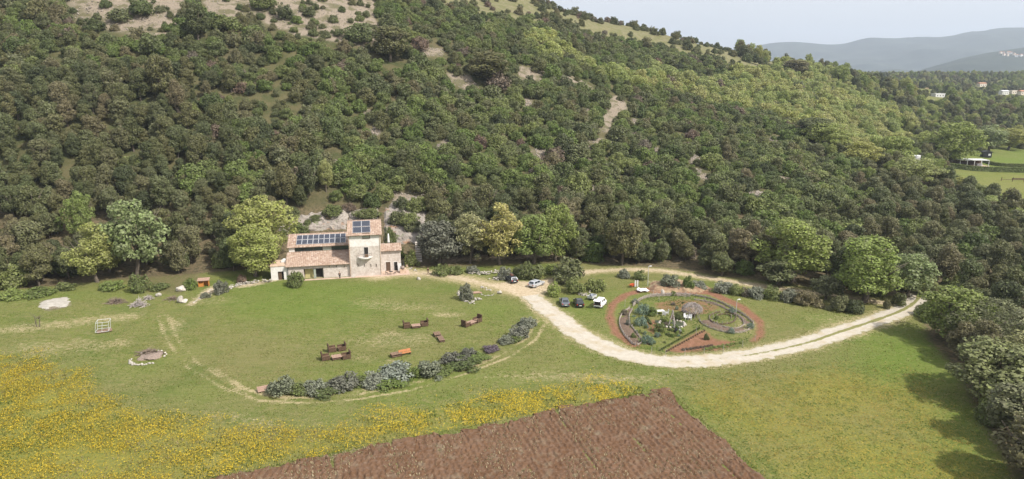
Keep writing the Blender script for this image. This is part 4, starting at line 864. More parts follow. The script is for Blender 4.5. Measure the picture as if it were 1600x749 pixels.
# ------------------------------------------------------------------ mesh builder
class MB:
    def __init__(s): s.v = []; s.f = []; s.mi = []
    def add(s, V, F, m=0):
        o = len(s.v); s.v += [tuple(map(float, p)) for p in V]; s.f += [tuple(i + o for i in q) for q in F]; s.mi += [m] * len(F); return s
    def box(s, c, d, rz=0, m=0, tilt=None):
        x, y, z = (q / 2 for q in d); V = [Vector((a * x, b * y, e * z)) for a in (-1, 1) for b in (-1, 1) for e in (-1, 1)]
        M = Matrix.Rotation(rz, 3, 'Z')
        if tilt: M = M @ Matrix.Rotation(tilt[1], 3, tilt[0])
        return s.add([M @ p + Vector(c) for p in V], [(0, 1, 3, 2), (4, 6, 7, 5), (0, 4, 5, 1), (2, 3, 7, 6), (0, 2, 6, 4), (1, 5, 7, 3)], m)
    def span(s, a, b, m=0):
        return s.box([(i + j) / 2 for i, j in zip(a, b)], [abs(j - i) for i, j in zip(a, b)], m=m)
    def prism(s, poly, y0, y1, m=0, ax='y'):
        """poly in (x,z), pushed along y (or in (y,z) along x, (x,y) along z)"""
        g = {'y': lambda p, q: (p[0], q, p[1]), 'x': lambda p, q: (q, p[0], p[1]), 'z': lambda p, q: (p[0], p[1], q)}[ax]; n = len(poly)
        return s.add([g(p, y0) for p in poly] + [g(p, y1) for p in poly], [tuple(range(n)), tuple(range(2 * n - 1, n - 1, -1))] + [(i, i + n, (i + 1) % n + n, (i + 1) % n) for i in range(n)], m)
    def tube(s, pts, rad, seg=6, m=0):
        V, F = tube(pts, rad if hasattr(rad, '__len__') else [rad] * len(pts), seg); return s.add(V, F, m)
    def rock(s, c, d, seed, m=0, sub=2):
        import bmesh
        bm = bmesh.new(); bmesh.ops.create_icosphere(bm, subdivisions=sub, radius=.5); r = np.random.default_rng(seed); q = r.uniform(-9, 9, 3); P = np.array([v.co for v in bm.verts])
        k = .72 + .6 * (vn(P[:, 0] * 2.6 + q[0], P[:, 1] * 2.6 + P[:, 2] * 2.1 + q[1], seed % 97)); cut = r.normal(size=(5, 3)); cut /= np.linalg.norm(cut, axis=1)[:, None]
        P = P * k[:, None]
        for n in cut: h = P @ n; P = P - np.outer(np.maximum(h - .33, 0), n)
        a = r.uniform(0, 6.28); P = P * np.array(d); P = np.stack([P[:, 0] * math.cos(a) - P[:, 1] * math.sin(a), P[:, 0] * math.sin(a) + P[:, 1] * math.cos(a), P[:, 2]], -1) + np.array(c)
        F = [tuple(v.index for v in f.verts) for f in bm.faces]; bm.free(); return s.add(P, F, m)
    def build(s, name, mats, parent=None, smooth=False, bevel=0):
        me = bpy.data.meshes.new(name); me.from_pydata(s.v, [], s.f); mats = mats if isinstance(mats, (list, tuple)) else [mats]
        for q in mats: me.materials.append(q)
        me.polygons.foreach_set('material_index', np.array(s.mi, np.int32)); me.update(); me.validate()
        if smooth: me.polygons.foreach_set('use_smooth', np.ones(len(me.polygons), bool))
        import bmesh
        bm = bmesh.new(); bm.from_mesh(me); bmesh.ops.recalc_face_normals(bm, faces=bm.faces); bm.to_mesh(me); bm.free()
        o = link(bpy.data.objects.new(name, me), parent)
        if bevel: b = o.modifiers.new('bevel', 'BEVEL'); b.width = bevel; b.segments = 2; b.limit_method = 'ANGLE'
        return o
def copy_tree(o, parent=None):
    c = o.copy(); COL.objects.link(c)
    if parent is not None: c.parent = parent
    for ch in list(o.children): copy_tree(ch, c)
    return c
def heading(a, b):
    p, q = at(*a), at(*b); return math.atan2(q.y - p.y, q.x - p.x)

# ------------------------------------------------------------------ materials of built things
def wall_mat(name, a, b, c):
    t = NT(name); o = t.obj(); vor = t.n('ShaderNodeTexVoronoi', {'Scale': 2.6}); t.set(vor.inputs['Vector'], o)
    n1 = t.noise(.8, 4, .6, o); n2 = t.noise(5, 4, .7, o)
    k = t.mix(t.lerp(n1, .35, .65), a, b); k = t.mix(t.m_('MULTIPLY', t.lerp(t.n('ShaderNodeSeparateColor', {0: vor.outputs['Color']}).outputs[0], .3, 1), .55), k, c); k = t.mix(t.lerp(n2, .58, .75, 0, .6), k, (.3, .25, .19))
    t.col(k); t.bump(t.m_('ADD', vor.outputs['Distance'], n2), .5, .05); return t.m
M = {}
M['stone'] = wall_mat('stone_wall', (.47, .415, .37), (.56, .51, .465), (.34, .285, .245))
M['render'] = wall_mat('pale_render', (.63, .605, .575), (.69, .67, .64), (.55, .51, .47))
M['brickish'] = wall_mat('warm_stone', (.45, .34, .25), (.55, .42, .32), (.38, .24, .17))
def tile_mat():
    t = NT('terracotta_tiles'); o = t.obj(); sp = t.n('ShaderNodeSeparateXYZ', {0: o}); cx = t.m_('FLOOR', t.m_('DIVIDE', sp.outputs[0], .42)); cy = t.m_('FLOOR', t.m_('DIVIDE', sp.outputs[1], .4))
    cb = t.n('ShaderNodeCombineXYZ', {0: cx, 1: cy}); wnz = t.n('ShaderNodeTexWhiteNoise'); t.set(wnz.inputs['Vector'], cb.outputs[0])
    c = t.ramp(wnz.outputs['Value'], [(0, (.24, .16, .12)), (.35, (.3, .215, .165)), (.7, (.35, .255, .195)), (1, (.4, .32, .265))]); c = t.mix(t.lerp(t.noise(1.1, 4, .7, o), .52, .72), c, (.27, .19, .13))
    t.col(c); t.rough(.85); t.bump(t.noise(9, 3, .6, o), .3, .03); return t.m
M['tile'] = tile_mat()
def pv_mat():
    t = NT('solar_cells'); o = t.obj(); sp = t.n('ShaderNodeSeparateXYZ', {0: o})
    gx_ = t.m_('ABSOLUTE', t.m_('SUBTRACT', t.m_('FRACT', t.m_('DIVIDE', sp.outputs[0], .16)), .5)); gy_ = t.m_('ABSOLUTE', t.m_('SUBTRACT', t.m_('FRACT', t.m_('DIVIDE', sp.outputs[1], .16)), .5))
    t.col(t.mix(t.lerp(t.m_('MAXIMUM', gx_, gy_), .45, .49), (.03, .035, .05), (.07, .075, .09))); t.rough(.22); t.b.inputs['Specular IOR Level'].default_value = .5; return t.m
M['pv'] = pv_mat()
M['alu'] = plain('pale_aluminium', (.6, .6, .62), .45, .05, metal=.3)
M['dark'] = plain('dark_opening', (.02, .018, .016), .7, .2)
M['glass'] = plain('window_glass', (.035, .045, .05), .08, .2, spec=.6)
M['shutter'] = plain('grey_green_shutter', (.3, .33, .28), .7, .1)
M['woodd'] = plain('dark_wood', (.09, .055, .035), .75, .35, 5, bump=.3)
M['wood'] = plain('weathered_wood', (.19, .125, .085), .8, .3, 5, bump=.3)
M['woodp'] = plain('pale_pink_wood', (.3, .2, .15), .8, .25, 5, bump=.3)
M['orange'] = plain('orange_timber', (.48, .2, .05), .7, .25, 4, bump=.3)
M['orangew'] = plain('reddish_bench_wood', (.4, .17, .075), .7, .25, 4)
M['white'] = plain('white_paint', (.62, .62, .61), .5, .05)
M['iron'] = plain('dark_iron', (.05, .05, .05), .5, .2, metal=.5)
M['pale_iron'] = plain('pale_metal', (.55, .56, .55), .4, .1, metal=.3)
M['rock'] = wall_mat('limestone', (.4, .36, .31), (.52, .48, .43), (.28, .25, .22))
M['rockw'] = wall_mat('white_limestone', (.34, .315, .275), (.42, .39, .345), (.25, .225, .19))
M['paving'] = wall_mat('terrace_paving', (.42, .31, .24), (.48, .37, .3), (.36, .24, .18))
M['twig'] = plain('dry_twigs', (.17, .13, .1), .9, .35, 6)
M['twigw'] = plain('bleached_twigs', (.34, .3, .28), .9, .3, 6)
M['wattle'] = plain('woven_wattle', (.27, .23, .2), .9, .35, 4, bump=.5)
M['cloth'] = plain('white_sheet', (.75, .75, .76), .7, .06, bump=.2)
M['black'] = plain('black_plastic', (.02, .02, .022), .45, .2)
M['red'] = plain('orange_red_fabric', (.5, .1, .035), .6, .2)
M['skin'] = plain('skin', (.42, .26, .19), .6, .08)
M['dclothes'] = plain('black_clothes', (.022, .022, .026), .9, .25)
M['bclothes'] = plain('brown_clothes', (.11, .055, .04), .9, .2)
M['gclothes'] = plain('grey_clothes', (.2, .22, .26), .9, .2)
M['hair'] = plain('dark_hair', (.025, .018, .014), .7, .2)
M['ash'] = plain('ash_and_brush', (.22, .17, .14), .95, .4, 6, bump=.6)
M['soil'] = plain('bed_soil', (.13, .09, .065), .95, .3, 3, bump=.6)
M['water'] = plain('pond_water', (.05, .06, .03), .5, .3, spec=.2)

# ------------------------------------------------------------------ farmhouse
hA = at(424, 439); hB = at(598, 429); hd = (hB - hA); hd.z = 0; HL = hd.length; hrz = math.atan2(hd.y, hd.x)
hz0 = min(hA.z, hB.z)
house = empty('farmhouse', (hA.x, hA.y, hz0), hrz); tag(house, 'pale stone farmhouse with tiled roofs, solar panels and a square tower', 'house')
hn = Vector((-math.sin(hrz), math.cos(hrz), 0)); hu = Vector((math.cos(hrz), math.sin(hrz), 0))
def hx(px, py=432):
    """distance along the facade of the point seen in this column"""
    d = Vector(ray(px, py)); # intersect vertical facade plane
    t_ = (hA - Vector((0, 0, CAM_H))).dot(hn) / d.dot(hn); p = Vector((0, 0, CAM_H)) + d * t_; return (p - hA).dot(hu)
def hzz(px, py, back=0.0):
    d = Vector(ray(px, py)); t_ = (hA + hn * back - Vector((0, 0, CAM_H))).dot(hn) / d.dot(hn); return CAM_H + d.z * t_ - hz0
xa, xm, xt, xe = 0.0, hx(450), hx(549), hx(597); xr = hx(634)
print('house', HL, xa, xm, xt, xe, xr, 'eave', hzz(500, 414), 'tower', hzz(575, 366))
E1 = hzz(500, 414); ET = hzz(575, 366); P1 = math.tan(R(19))
D1 = 5.4; Z1 = E1 + D1 * P1; Z2 = Z1 + 1.35; D2 = 5.0; Z3 = Z2 + D2 * P1
TY0, TY1 = -.45, 5.2
def roof_slab(name, x0, x1, y0, y1, z0, pitch, mat):
    """monopitch roof of barrel tiles: corrugated sheet with thickness"""
    xs = np.arange(x0, x1 + .03, .07); ys = np.linspace(y0, y1, 15); X, Y = np.meshgrid(xs, ys); step = ((Y - y0) / .4) % 1
    Zt = z0 + (Y - y0) * pitch + .07 * np.abs(np.sin(np.pi * X / .42)) - .0 * step + .03 * (fbm(X * .8, Y * .8, 5, 2) - .5)
    n, m = X.shape; I = np.arange(n * m).reshape(n, m); top = np.stack([X, Y, Zt], -1).reshape(-1, 3); bot = np.stack([X, Y, z0 + (Y - y0) * pitch - .12], -1).reshape(-1, 3)
    F = np.stack([I[:-1, :-1], I[:-1, 1:], I[1:, 1:], I[1:, :-1]], -1).reshape(-1, 4); Fb = F[:, ::-1] + n * m
    S = []
    for a in (I[0], I[-1][::-1], I[:, 0][::-1], I[:, -1]): S.append(np.stack([a[:-1], a[:-1] + n * m, a[1:] + n * m, a[1:]], -1))
    o = link(bpy.data.objects.new(name, npmesh(name, np.r_[top, bot], np.r_[F, Fb, np.concatenate(S)], mat)), house); return o
# walls: main wing (with porch opening), clerestory wall, tower, annex
m = MB(); po0, po1 = hx(475), hx(506)
m.span((xm, 0, -1.2), (po0, .5, E1)); m.span((po1, 0, -1.2), (xt, .5, E1)); m.span((po0, 0, 2.35), (po1, .5, E1)); m.span((po0, 1.0, -1.2), (po1, 1.4, 2.35))
m.span((po0 - .0, .5, -1.2), (po0 - .3, 1.4, 2.35)); m.span((po1, .5, -1.2), (po1 + .3, 1.4, 2.35)); m.span((po0, .5, 2.35), (po1, 1.4, 2.6))
m.prism([(.5, -1.2), (D1 + D2, -1.2), (D1 + D2, Z3 - .2), (D1 + .3, Z2 - .1), (D1, Z1 - .2), (.5, E1 - .1 + .5 * P1)], xm, xm + .5, ax='x')
m.build('wall', M['stone'], house)
m = MB(); m.span((xm + .5, D1, E1), (xt, D1 + .4, Z1 + .1)); m.span((xm + .5, D1, Z2 - .25), (xt, D1 + .4, Z2 - .02)); m.span((xm + .002, D1 - .01, Z1 - .4), (xm + 1.3, D1 + .38, Z2 - .02)); m.span((xm + .4, D1 + D2 - .4, -1), (xt, D1 + D2, Z3 - .25))
m.build('clerestory_wall', M['render'], house)
w0, w1 = xm + 1.3, xt - .2; nw = 6
for i in range(nw):
    a = w0 + (w1 - w0) * i / nw; b = w0 + (w1 - w0) * (i + 1) / nw
    f = MB(); f.span((a, D1 + .05, Z1 + .1), (a + .09, D1 + .2, Z2 - .25)); f.span((a + .09, D1 + .06, Z1 + .1), (b, D1 + .19, Z1 + .16)); fo_ = f.build('window', M['woodd'], house)
    MB().span((a + .09, D1 + .12, Z1 + .16), (b, D1 + .17, Z2 - .25)).build('pane', M['glass'] if i not in (3,) else M['shutter'], fo_)
zsplit = hzz(575, 384)
m = MB(); m.span((xt + .0, TY0, -1.2), (xe, TY1, zsplit)); m.build('tower_wall', M['stone'], house)
m = MB(); m.prism([(TY0 + .003, zsplit + .002), (TY1 - .003, zsplit + .002), (TY1 - .003, ET + (TY1 - TY0) * P1 - .15), (TY0 + .003, ET - .12)], xt + .003, xe - .003, ax='x'); m.build('tower_wall', M['render'], house)
roof_slab('roof', xm - .45, xt - .02, -.5, D1, E1, P1, M['tile']); roof_slab('roof', xm - .4, xt - .02, D1 - .45, D1 + D2 + .3, Z2, P1, M['tile']); roof_slab('tower_roof', xt - .45, xe + .4, TY0 - .55, TY1 + .4, ET, P1, M['tile'])
# solar panels
def panel(cx, cy, zbase, y0, w, h):
    a = math.atan(P1); o = MB().box((0, 0, 0), (w - .04, h - .04, .05)).build('solar_panel', M['pv'], house); o.location = (cx, cy, zbase + (cy - y0) * P1 + .16); o.rotation_euler = (a, 0, 0)
    f = MB()
    for sx in (-1, 1): f.box((sx * (w / 2 - .025), 0, 0), (.05, h, .07)); 
    for sy in (-1, 1): f.box((0, sy * (h / 2 - .025), 0), (w - .1, .05, .07))
    f.build('frame', M['alu'], o)
q0, q1 = hx(459), hx(539); pw = (q1 - q0) / 9
for i in range(9):
    for j in range(2): panel(q0 + pw * (i + .5) + .4, D1 + .35 + (j + .5) * 2.0, Z2, D1 - .45, pw - .01, 1.98)
tx0 = hx(551); tp = 1.45
for i, xx in enumerate((hx(557.5, 355), hx(571.5, 355))):
    for j in range(2): panel(xx, TY0 + .2 + (j + .5) * 2.6, ET, TY0 - .55, 2.0, 2.5)
# tower openings
def opening(x, z0, z1, w, y, mat, frame_mat=M['woodd'], nm='window'):
    f = MB(); t_ = .1
    f.span((x - w / 2 - t_, y - .06, z0), (x - w / 2, y + .1, z1 + t_)); f.span((x + w / 2, y - .06, z0), (x + w / 2 + t_, y + .1, z1 + t_)); f.span((x - w / 2, y - .06, z1), (x + w / 2, y + .1, z1 + t_))
    if nm == 'window': f.span((x - w / 2 - t_ - .05, y - .12, z0 - .1), (x + w / 2 + t_ + .05, y + .1, z0))
    fo2 = f.build(nm, frame_mat, house); MB().span((x - w / 2, y - .03, z0), (x + w / 2, y + .05, z1)).build('pane' if nm == 'window' else 'leaf_panel', mat, fo2)
opening(hx(572, 367), hzz(572, 372) + .05, hzz(572, 364.5), 1.5, TY0, M['shutter'])
bz = hzz(572, 400); opening(hx(572, 390), bz, bz + 2.2, .95, TY0, M['dark'], M['render'], 'balcony_door')
bx_ = hx(572)
m = MB(); poly = [(bx_ - 1.7, TY0 - .01)] + [(bx_ - 1.5 + 3.0 * k / 8, TY0 - .35 - 1.0 * math.sin(math.pi * k / 8) ** .6) for k in range(9)] + [(bx_ + 1.7, TY0 - .01)]
m.prism(poly, bz - .28, bz - .04, ax='z'); m.prism([(bx_ - .9, TY0 - .01), (bx_ - .6, TY0 - .8), (bx_ + .6, TY0 - .8), (bx_ + .9, TY0 - .01)], bz - .6, bz - .285, ax='z'); bal = m.build('balcony', M['render'], house)
m = MB(); rail = [(p[0], p[1] + .06, bz + .85) for p in poly[1:-1]]; m.tube(rail, .03)
for p in rail: m.tube([(p[0], p[1], bz - .05), p], .018, 4)
m.build('railing', M['iron'], bal)
MB().box((bx_ + .35, TY0 - .7, bz + .3), (.9, .5, .6)).build('bench', M['wood'], bal)
for px in (560.5, 570.5, 580.5, 589): opening(hx(px), hzz(px, 416), hzz(px, 411.5), .16, TY0, M['dark'], M['stone'], 'slit_window')
for px in (516, 527.5, 539.5, 549.5): opening(hx(px) - .1, hzz(px, 418.5) + .1, hzz(px, 414.8), .14, -.0, M['dark'], M['stone'], 'slit_window')
# porch doors
opening(hx(499), -.05, 2.15, 1.5, 1.0, M['dark'], M['shutter'], 'door'); opening(hx(483), -.05, 2.15, 1.9, 1.0, plain('ochre_curtain', (.4, .36, .17), .8, .2), M['woodd'], 'door')
MB().span((hx(492) - .2, .1, -.05), (hx(492) + .25, .22, 2.2)).build('shutter', M['shutter'], house)
m = MB(); m.span((xt - .16, TY0 - .13, -.8), (xt - .04, TY0 - .01, ET)); m.span((xe - .2, TY0 - .12, -.8), (xe - .1, TY0 - .005, ET)); m.build('downpipe', M['brickish'], house)
m = MB(); m.span((xm + .02, -.12, .0), (xm + .12, -.01, E1)); m.build('downpipe', M['iron'], house)
# annex with flat roof
az = hzz(437, 417)
m = MB(); m.span((xa, .25, -1.4), (hx(434), .65, az)); m.span((hx(443.5), .25, -1.4), (xm, .65, az)); m.span((hx(434), .25, 2.0), (hx(443.5), .65, az)); m.span((xa, .65, -1.4), (xa + .4, 5, az)); m.span((hx(434), 1.0, -1), (hx(443.5), 1.2, 2.0)); m.build('annex_wall', M['render'], house)
MB().span((xa - .15, .15, az), (xm - .05, 5.4, az + .22)).build('annex_roof', M['brickish'], house)
MB().span((hx(434.5), .5, -.3), (hx(440), .58, 1.95)).build('annex_door', M['woodd'], house); MB().span((hx(440), .95, -.3), (hx(443), .995, 1.95)).build('annex_opening', M['dark'], house)
# right hand lean-to with terrace
ez = hzz(615, 391, 2.6) ; EY = 2.6
m = MB(); m.span((xe, EY, -1), (xr - .9, EY + .4, ez)); m.span((xr - 1.3, EY + .4, -1), (xr - .9, EY + 4, ez)); m.build('lean_to_wall', M['stone'], house)
roof_slab('lean_to_roof', xe + .02, xr - .6, EY - .5, EY + 3.6, ez, math.tan(R(12)), M['tile'])
opening(hx(604, 410) + .4, -.05, 2.3, 1.1, EY, M['woodd'], M['render'], 'door'); opening(hx(616, 410) + .4, -.05, 2.2, .8, EY, M['dark'], M['render'], 'door')
MB().span((hx(619, 410) + .45, EY - .5, -.02), (hx(624, 410) + .5, EY - .42, 1.9)).build('shutter', M['white'], house)
# terrace paving in front of tower and lean-to
m = MB(); m.span((xe + .003, -1.6, -.5), (xr + .9, EY - .003, .06)); m.span((xm + 2.5, -1.5, -.5), (xe, TY0 - .003, .04)); 
to = m.build('terrace', M['paving']); to.location = house.location; to.rotation_euler = house.rotation_euler; tag(to, 'reddish paved terrace along the farmhouse', kind='structure')
def at_house(x, y, z=0.): return house.matrix_basis @ Vector((x, y, z))
house_m = Matrix.Translation(house.location) @ Matrix.Rotation(hrz, 4, 'Z')
def HP(x, y, z=0.): return house_m @ Vector((x, y, z))
# things about the house
def thing_at(name, p, rz, label, cat, group=None): return tag(empty(name, p, rz), label, cat, group)
u = thing_at('parasol', HP(hx(609, 400), EY + 4.3, 0), hrz, 'closed white parasol standing behind the terrace roof', 'parasol'); u.location.z = at(609, 379).z if False else HP(0, 0, ez + .2).z
MB().tube([(0, 0, 0), (0, 0, 2.9)], .04).build('pole', M['woodp'], u); MB().tube([(0, 0, .5), (0, 0, .8), (0, 0, 1.6), (0, 0, 2.6), (0, 0, 3.0)], [.1, .3, .26, .2, .04], 8).build('canopy', M['white'], u)
c = MB(); c.prism([(-.9, 0), (-.75, .5), (-.3, .75), (.5, .7), (.9, .1), (.9, 0)], -.5, .5); o = c.build('water_tank', M['white'], bevel=.1); o.location = HP(hx(444), 3.2, az + .225); o.rotation_euler.z = hrz; tag(o, 'white rounded tank lying on the flat annex roof', 'tank')
def chair(parent=None, mats=M['iron']):
    m = MB(); m.box((0, 0, .45), (.45, .45, .04)); m.box((0, .22, .75), (.45, .04, .5))
    for a in (-1, 1):
        for b in (-1, 1): m.tube([(a * .2, b * .2, 0), (a * .2, b * .2, .45)], .018, 4)
    return m
t_ = thing_at('garden_table', HP(hx(611), -.6, .06), hrz, 'small dark round table on the terrace', 'table'); MB().prism([(.5 * math.cos(i * .524), .5 * math.sin(i * .524)) for i in range(12)], .7, .74, ax='z').build('tabletop', M['iron'], t_); MB().tube([(0, 0, 0), (0, 0, .7)], .035).tube([(-.3, 0, .02), (.3, 0, .02)], .03).tube([(0, -.3, .02), (0, .3, .02)], .03).build('leg', M['iron'], t_)
for i, (dx, rz) in enumerate(((-1.0, 1.4), (.95, -1.5))):
    o = chair().build('garden_chair', M['iron']); o.location = HP(hx(611) + dx, -.5, .06); o.rotation_euler.z = hrz + rz; tag(o, 'dark metal chair %s of the small terrace table' % ('on the tower side' if i == 0 else 'on the oven side'), 'chair', 'terrace chairs')
t_ = thing_at('outdoor_oven', HP(hx(630), .5, .06), hrz, 'dark outdoor oven and shelves cluttering the terrace end', 'oven')
MB().box((0, 0, .5), (1.5, 1.0, 1.0)).build('base', M['brickish'], t_, bevel=.05); m = MB(); m.rock((0, 0, 1.25), (1.5, 1.2, 1.1), 4); m.build('dome', M['ash'], t_, smooth=True); MB().tube([(.3, .2, 1.5), (.3, .2, 2.5)], .12, 8).build('chimney', M['iron'], t_)
for i, (px, py, d) in enumerate(((636, 417, .7), (627, 422, .5))):
    m = MB(); m.prism([(d * .5 * math.cos(i * .524), d * .5 * math.sin(i * .524)) for i in range(12)], 0, d * .8, ax='z'); o = m.build('plant_pot', M['brickish'], bevel=.04); o.location = at(px, py); tag(o, 'squat terracotta pot %s the outdoor oven' % ('beyond' if i == 0 else 'in front of'), 'pot')
st = thing_at('stone_steps', at(655, 409), math.radians(100), 'stone steps climbing beside the round grey tree', 'steps')
for i in range(9):
    MB().box((i * .75, 0, .12 + i * .42), (.9, 1.5, .35)).build('step', M['rock'], st, bevel=.05)
# standing things on the lawn by the house
o = MB().prism([(-.5, 0), (.4, 0), (.5, .15), (-.4, .2)], -.4, .4).build('stone_slab', M['rockw'], bevel=.04); o.location = at(552, 433); tag(o, 'flat white stone in the grass by the tower', 'stone')
# ------------------------------------------------------------------ rock face behind the house
def rock_face(px0, px1, rows, seed, lab, amp=1.6):
    nu, nv = 150, 70; U, Vv = np.meshgrid(np.linspace(0, 1, nu), np.linspace(0, 1, nv))
    xs = np.array([r[0] for r in rows]); lo = np.array([r[1] for r in rows]); hi = np.array([r[2] for r in rows])
    PXg = px0 + (px1 - px0) * U; L_ = np.interp(PXg, xs, lo); H_ = np.interp(PXg, xs, hi); PYg = L_ + (H_ - L_) * Vv
    H = hit(PXg.ravel(), PYg.ravel()); X, Y, Z = (H[:, i].reshape(U.shape) for i in range(3))
    rid = 1 - np.abs(fbm(X / 2.6 + Z * .25, Z / 1.9 + Y * .2, seed, 4) * 2 - 1); big = fbm(X / 6, Z / 5, seed + 3, 3)
    k = np.minimum.reduce([U * 7, (1 - U) * 7, Vv * 5, (1 - Vv) * 5, np.ones_like(U)])
    k2 = np.clip(k * 1.6 - fbm(X / 2, Z / 2, seed + 9, 3) * .8, 0, 1)
    d = ((rid - .45) * amp + (big - .45) * 2.2) * k2 - .5 * (1 - k2)
    Y2 = Y - d * .75; Z2_ = Z + d * .45
    o = link(bpy.data.objects.new('rock_outcrop', gridmesh('rock_outcrop', X, Y2, Z2_, M['rockface'], None, False))); tag(o, lab, 'rock'); return o
t = NT('grey_rock'); n1 = t.noise(.35, 5, .65); n2 = t.noise(2.2, 5, .7); wv = t.noise(.9, 6, .75, dist=1.5)
c = t.mix(t.lerp(n1, .35, .65), (.22, .19, .165), (.32, .285, .25)); c = t.mix(t.lerp(wv, .5, .68), c, (.13, .115, .095)); c = t.mix(t.lerp(n2, .6, .75), c, (.38, .35, .315)); c = t.mix(t.lerp(t.noise(.28, 4, .6), .58, .68), c, (.26, .15, .09))
c = t.mix(t.lerp(t.noise(.5, 4, .6), .6, .7), c, (.09, .11, .035)); t.col(c); t.bump(n2, .8, .25); M['rockface'] = t.m
rock_face(428, 552, [(428, 392, 352), (450, 374, 338), (480, 366, 328), (520, 364, 324), (552, 364, 322)], 21, 'grey pink rock face rising behind the solar roof')
rock_face(540, 596, [(540, 360, 328), (570, 352, 322), (596, 358, 320)], 33, 'grey rock face directly behind the tower', 1.2)
rock_face(594, 672, [(594, 392, 318), (620, 392, 305), (650, 385, 300), (672, 380, 330)], 44, 'bare slanting rock slope above the terrace')
# ------------------------------------------------------------------ people
def person(loc, rz, label, top, legs, pose='stand', hairc=M['hair'], scale=1.0, cap=None):
    """one continuous skinned body; hair and clothing as children"""
    root = empty('person', loc, rz, scale); tag(root, label, 'person')
    s = .28 if pose == 'walk' else .04; ar = .25 if pose == 'walk' else .03
    if pose == 'reach': ar = .55
    def skin(name, verts, edges, rad, mat, parent, rootv=0):
        me = bpy.data.meshes.new(name); me.from_pydata(verts, edges, []); me.materials.append(mat); o = link(bpy.data.objects.new(name, me), parent)
        md = o.modifiers.new('skin', 'SKIN')
        for i, r in enumerate(rad): me.skin_vertices[0].data[i].radius = (r, r) if not hasattr(r, '__len__') else r
        me.skin_vertices[0].data[rootv].use_root = True
        md.use_smooth_shade = True; sb = o.modifiers.new('sub', 'SUBSURF'); sb.levels = sb.render_levels = 1; return o
    V = [(0, 0, .95), (0, 0, 1.2), (0, .01, 1.42), (0, .01, 1.52), (0, .03, 1.62), (0, .03, 1.74),
         (-.1, 0, .9), (-.11, s * .5, .5), (-.11, s - .06, .09), (-.11, s + .1, .04), (.1, 0, .9), (.11, -s * .4, .5), (.11, -s * 1.3 - .04, .1), (.11, -s * 1.3 + .12, .04),
         (-.19, 0, 1.4), (-.24, -ar * .4, 1.15), (-.25, -ar * .4 + .1 + (.2 if pose == 'reach' else 0), .9 + (.2 if pose == 'reach' else 0)), (-.25, -ar * .4 + .14 + (.3 if pose == 'reach' else 0), .82 + (.22 if pose == 'reach' else 0)),
         (.19, 0, 1.4), (.24, ar * .4, 1.15), (.25, ar * .8 + .08, .92 + (.2 if pose == 'reach' else 0)), (.25, ar * .9 + .12, .84 + (.22 if pose == 'reach' else 0))]
    E = [(0, 1), (1, 2), (2, 3), (3, 4), (4, 5), (0, 6), (6, 7), (7, 8), (8, 9), (0, 10), (10, 11), (11, 12), (12, 13), (2, 14), (14, 15), (15, 16), (16, 17), (2, 18), (18, 19), (19, 20), (20, 21)]
    Rr = [(.14, .1), (.13, .1), (.15, .1), .06, (.085, .1), (.07, .085), .09, .06, .045, .035, .09, .06, .045, .035, .06, .045, .035, .04, .06, .045, .035, .04]
    skin('body', V, E, Rr, M['skin'], root)
    g = .018
    skin('jacket', [V[0], V[1], V[2], V[14], V[15], V[16], V[18], V[19], V[20]], [(0, 1), (1, 2), (2, 3), (3, 4), (4, 5), (2, 6), (6, 7), (7, 8)], [(.165, .125), (.15, .12), (.17, .12), .08, .065, .05, .08, .065, .05], top, root)
    skin('trousers', [(0, 0, .98), V[6], V[7], V[8], V[10], V[11], V[12]], [(0, 1), (1, 2), (2, 3), (0, 4), (4, 5), (5, 6)], [(.155, .12), .11, .08, .062, .11, .08, .062], legs, root)
    m = MB(); m.rock((0, .005, 1.72), (.21, .25, .2), 3); m.build('hair', hairc, root, smooth=True)
    return root
person(at(669, 429), 2.2, 'person in brown clothes walking along the path towards the farmhouse', M['bclothes'], M['woodd'], 'walk')
person(at(531, 436), 3.0, 'person dressed in black standing on the lawn before the house', M['dclothes'], M['dclothes'])
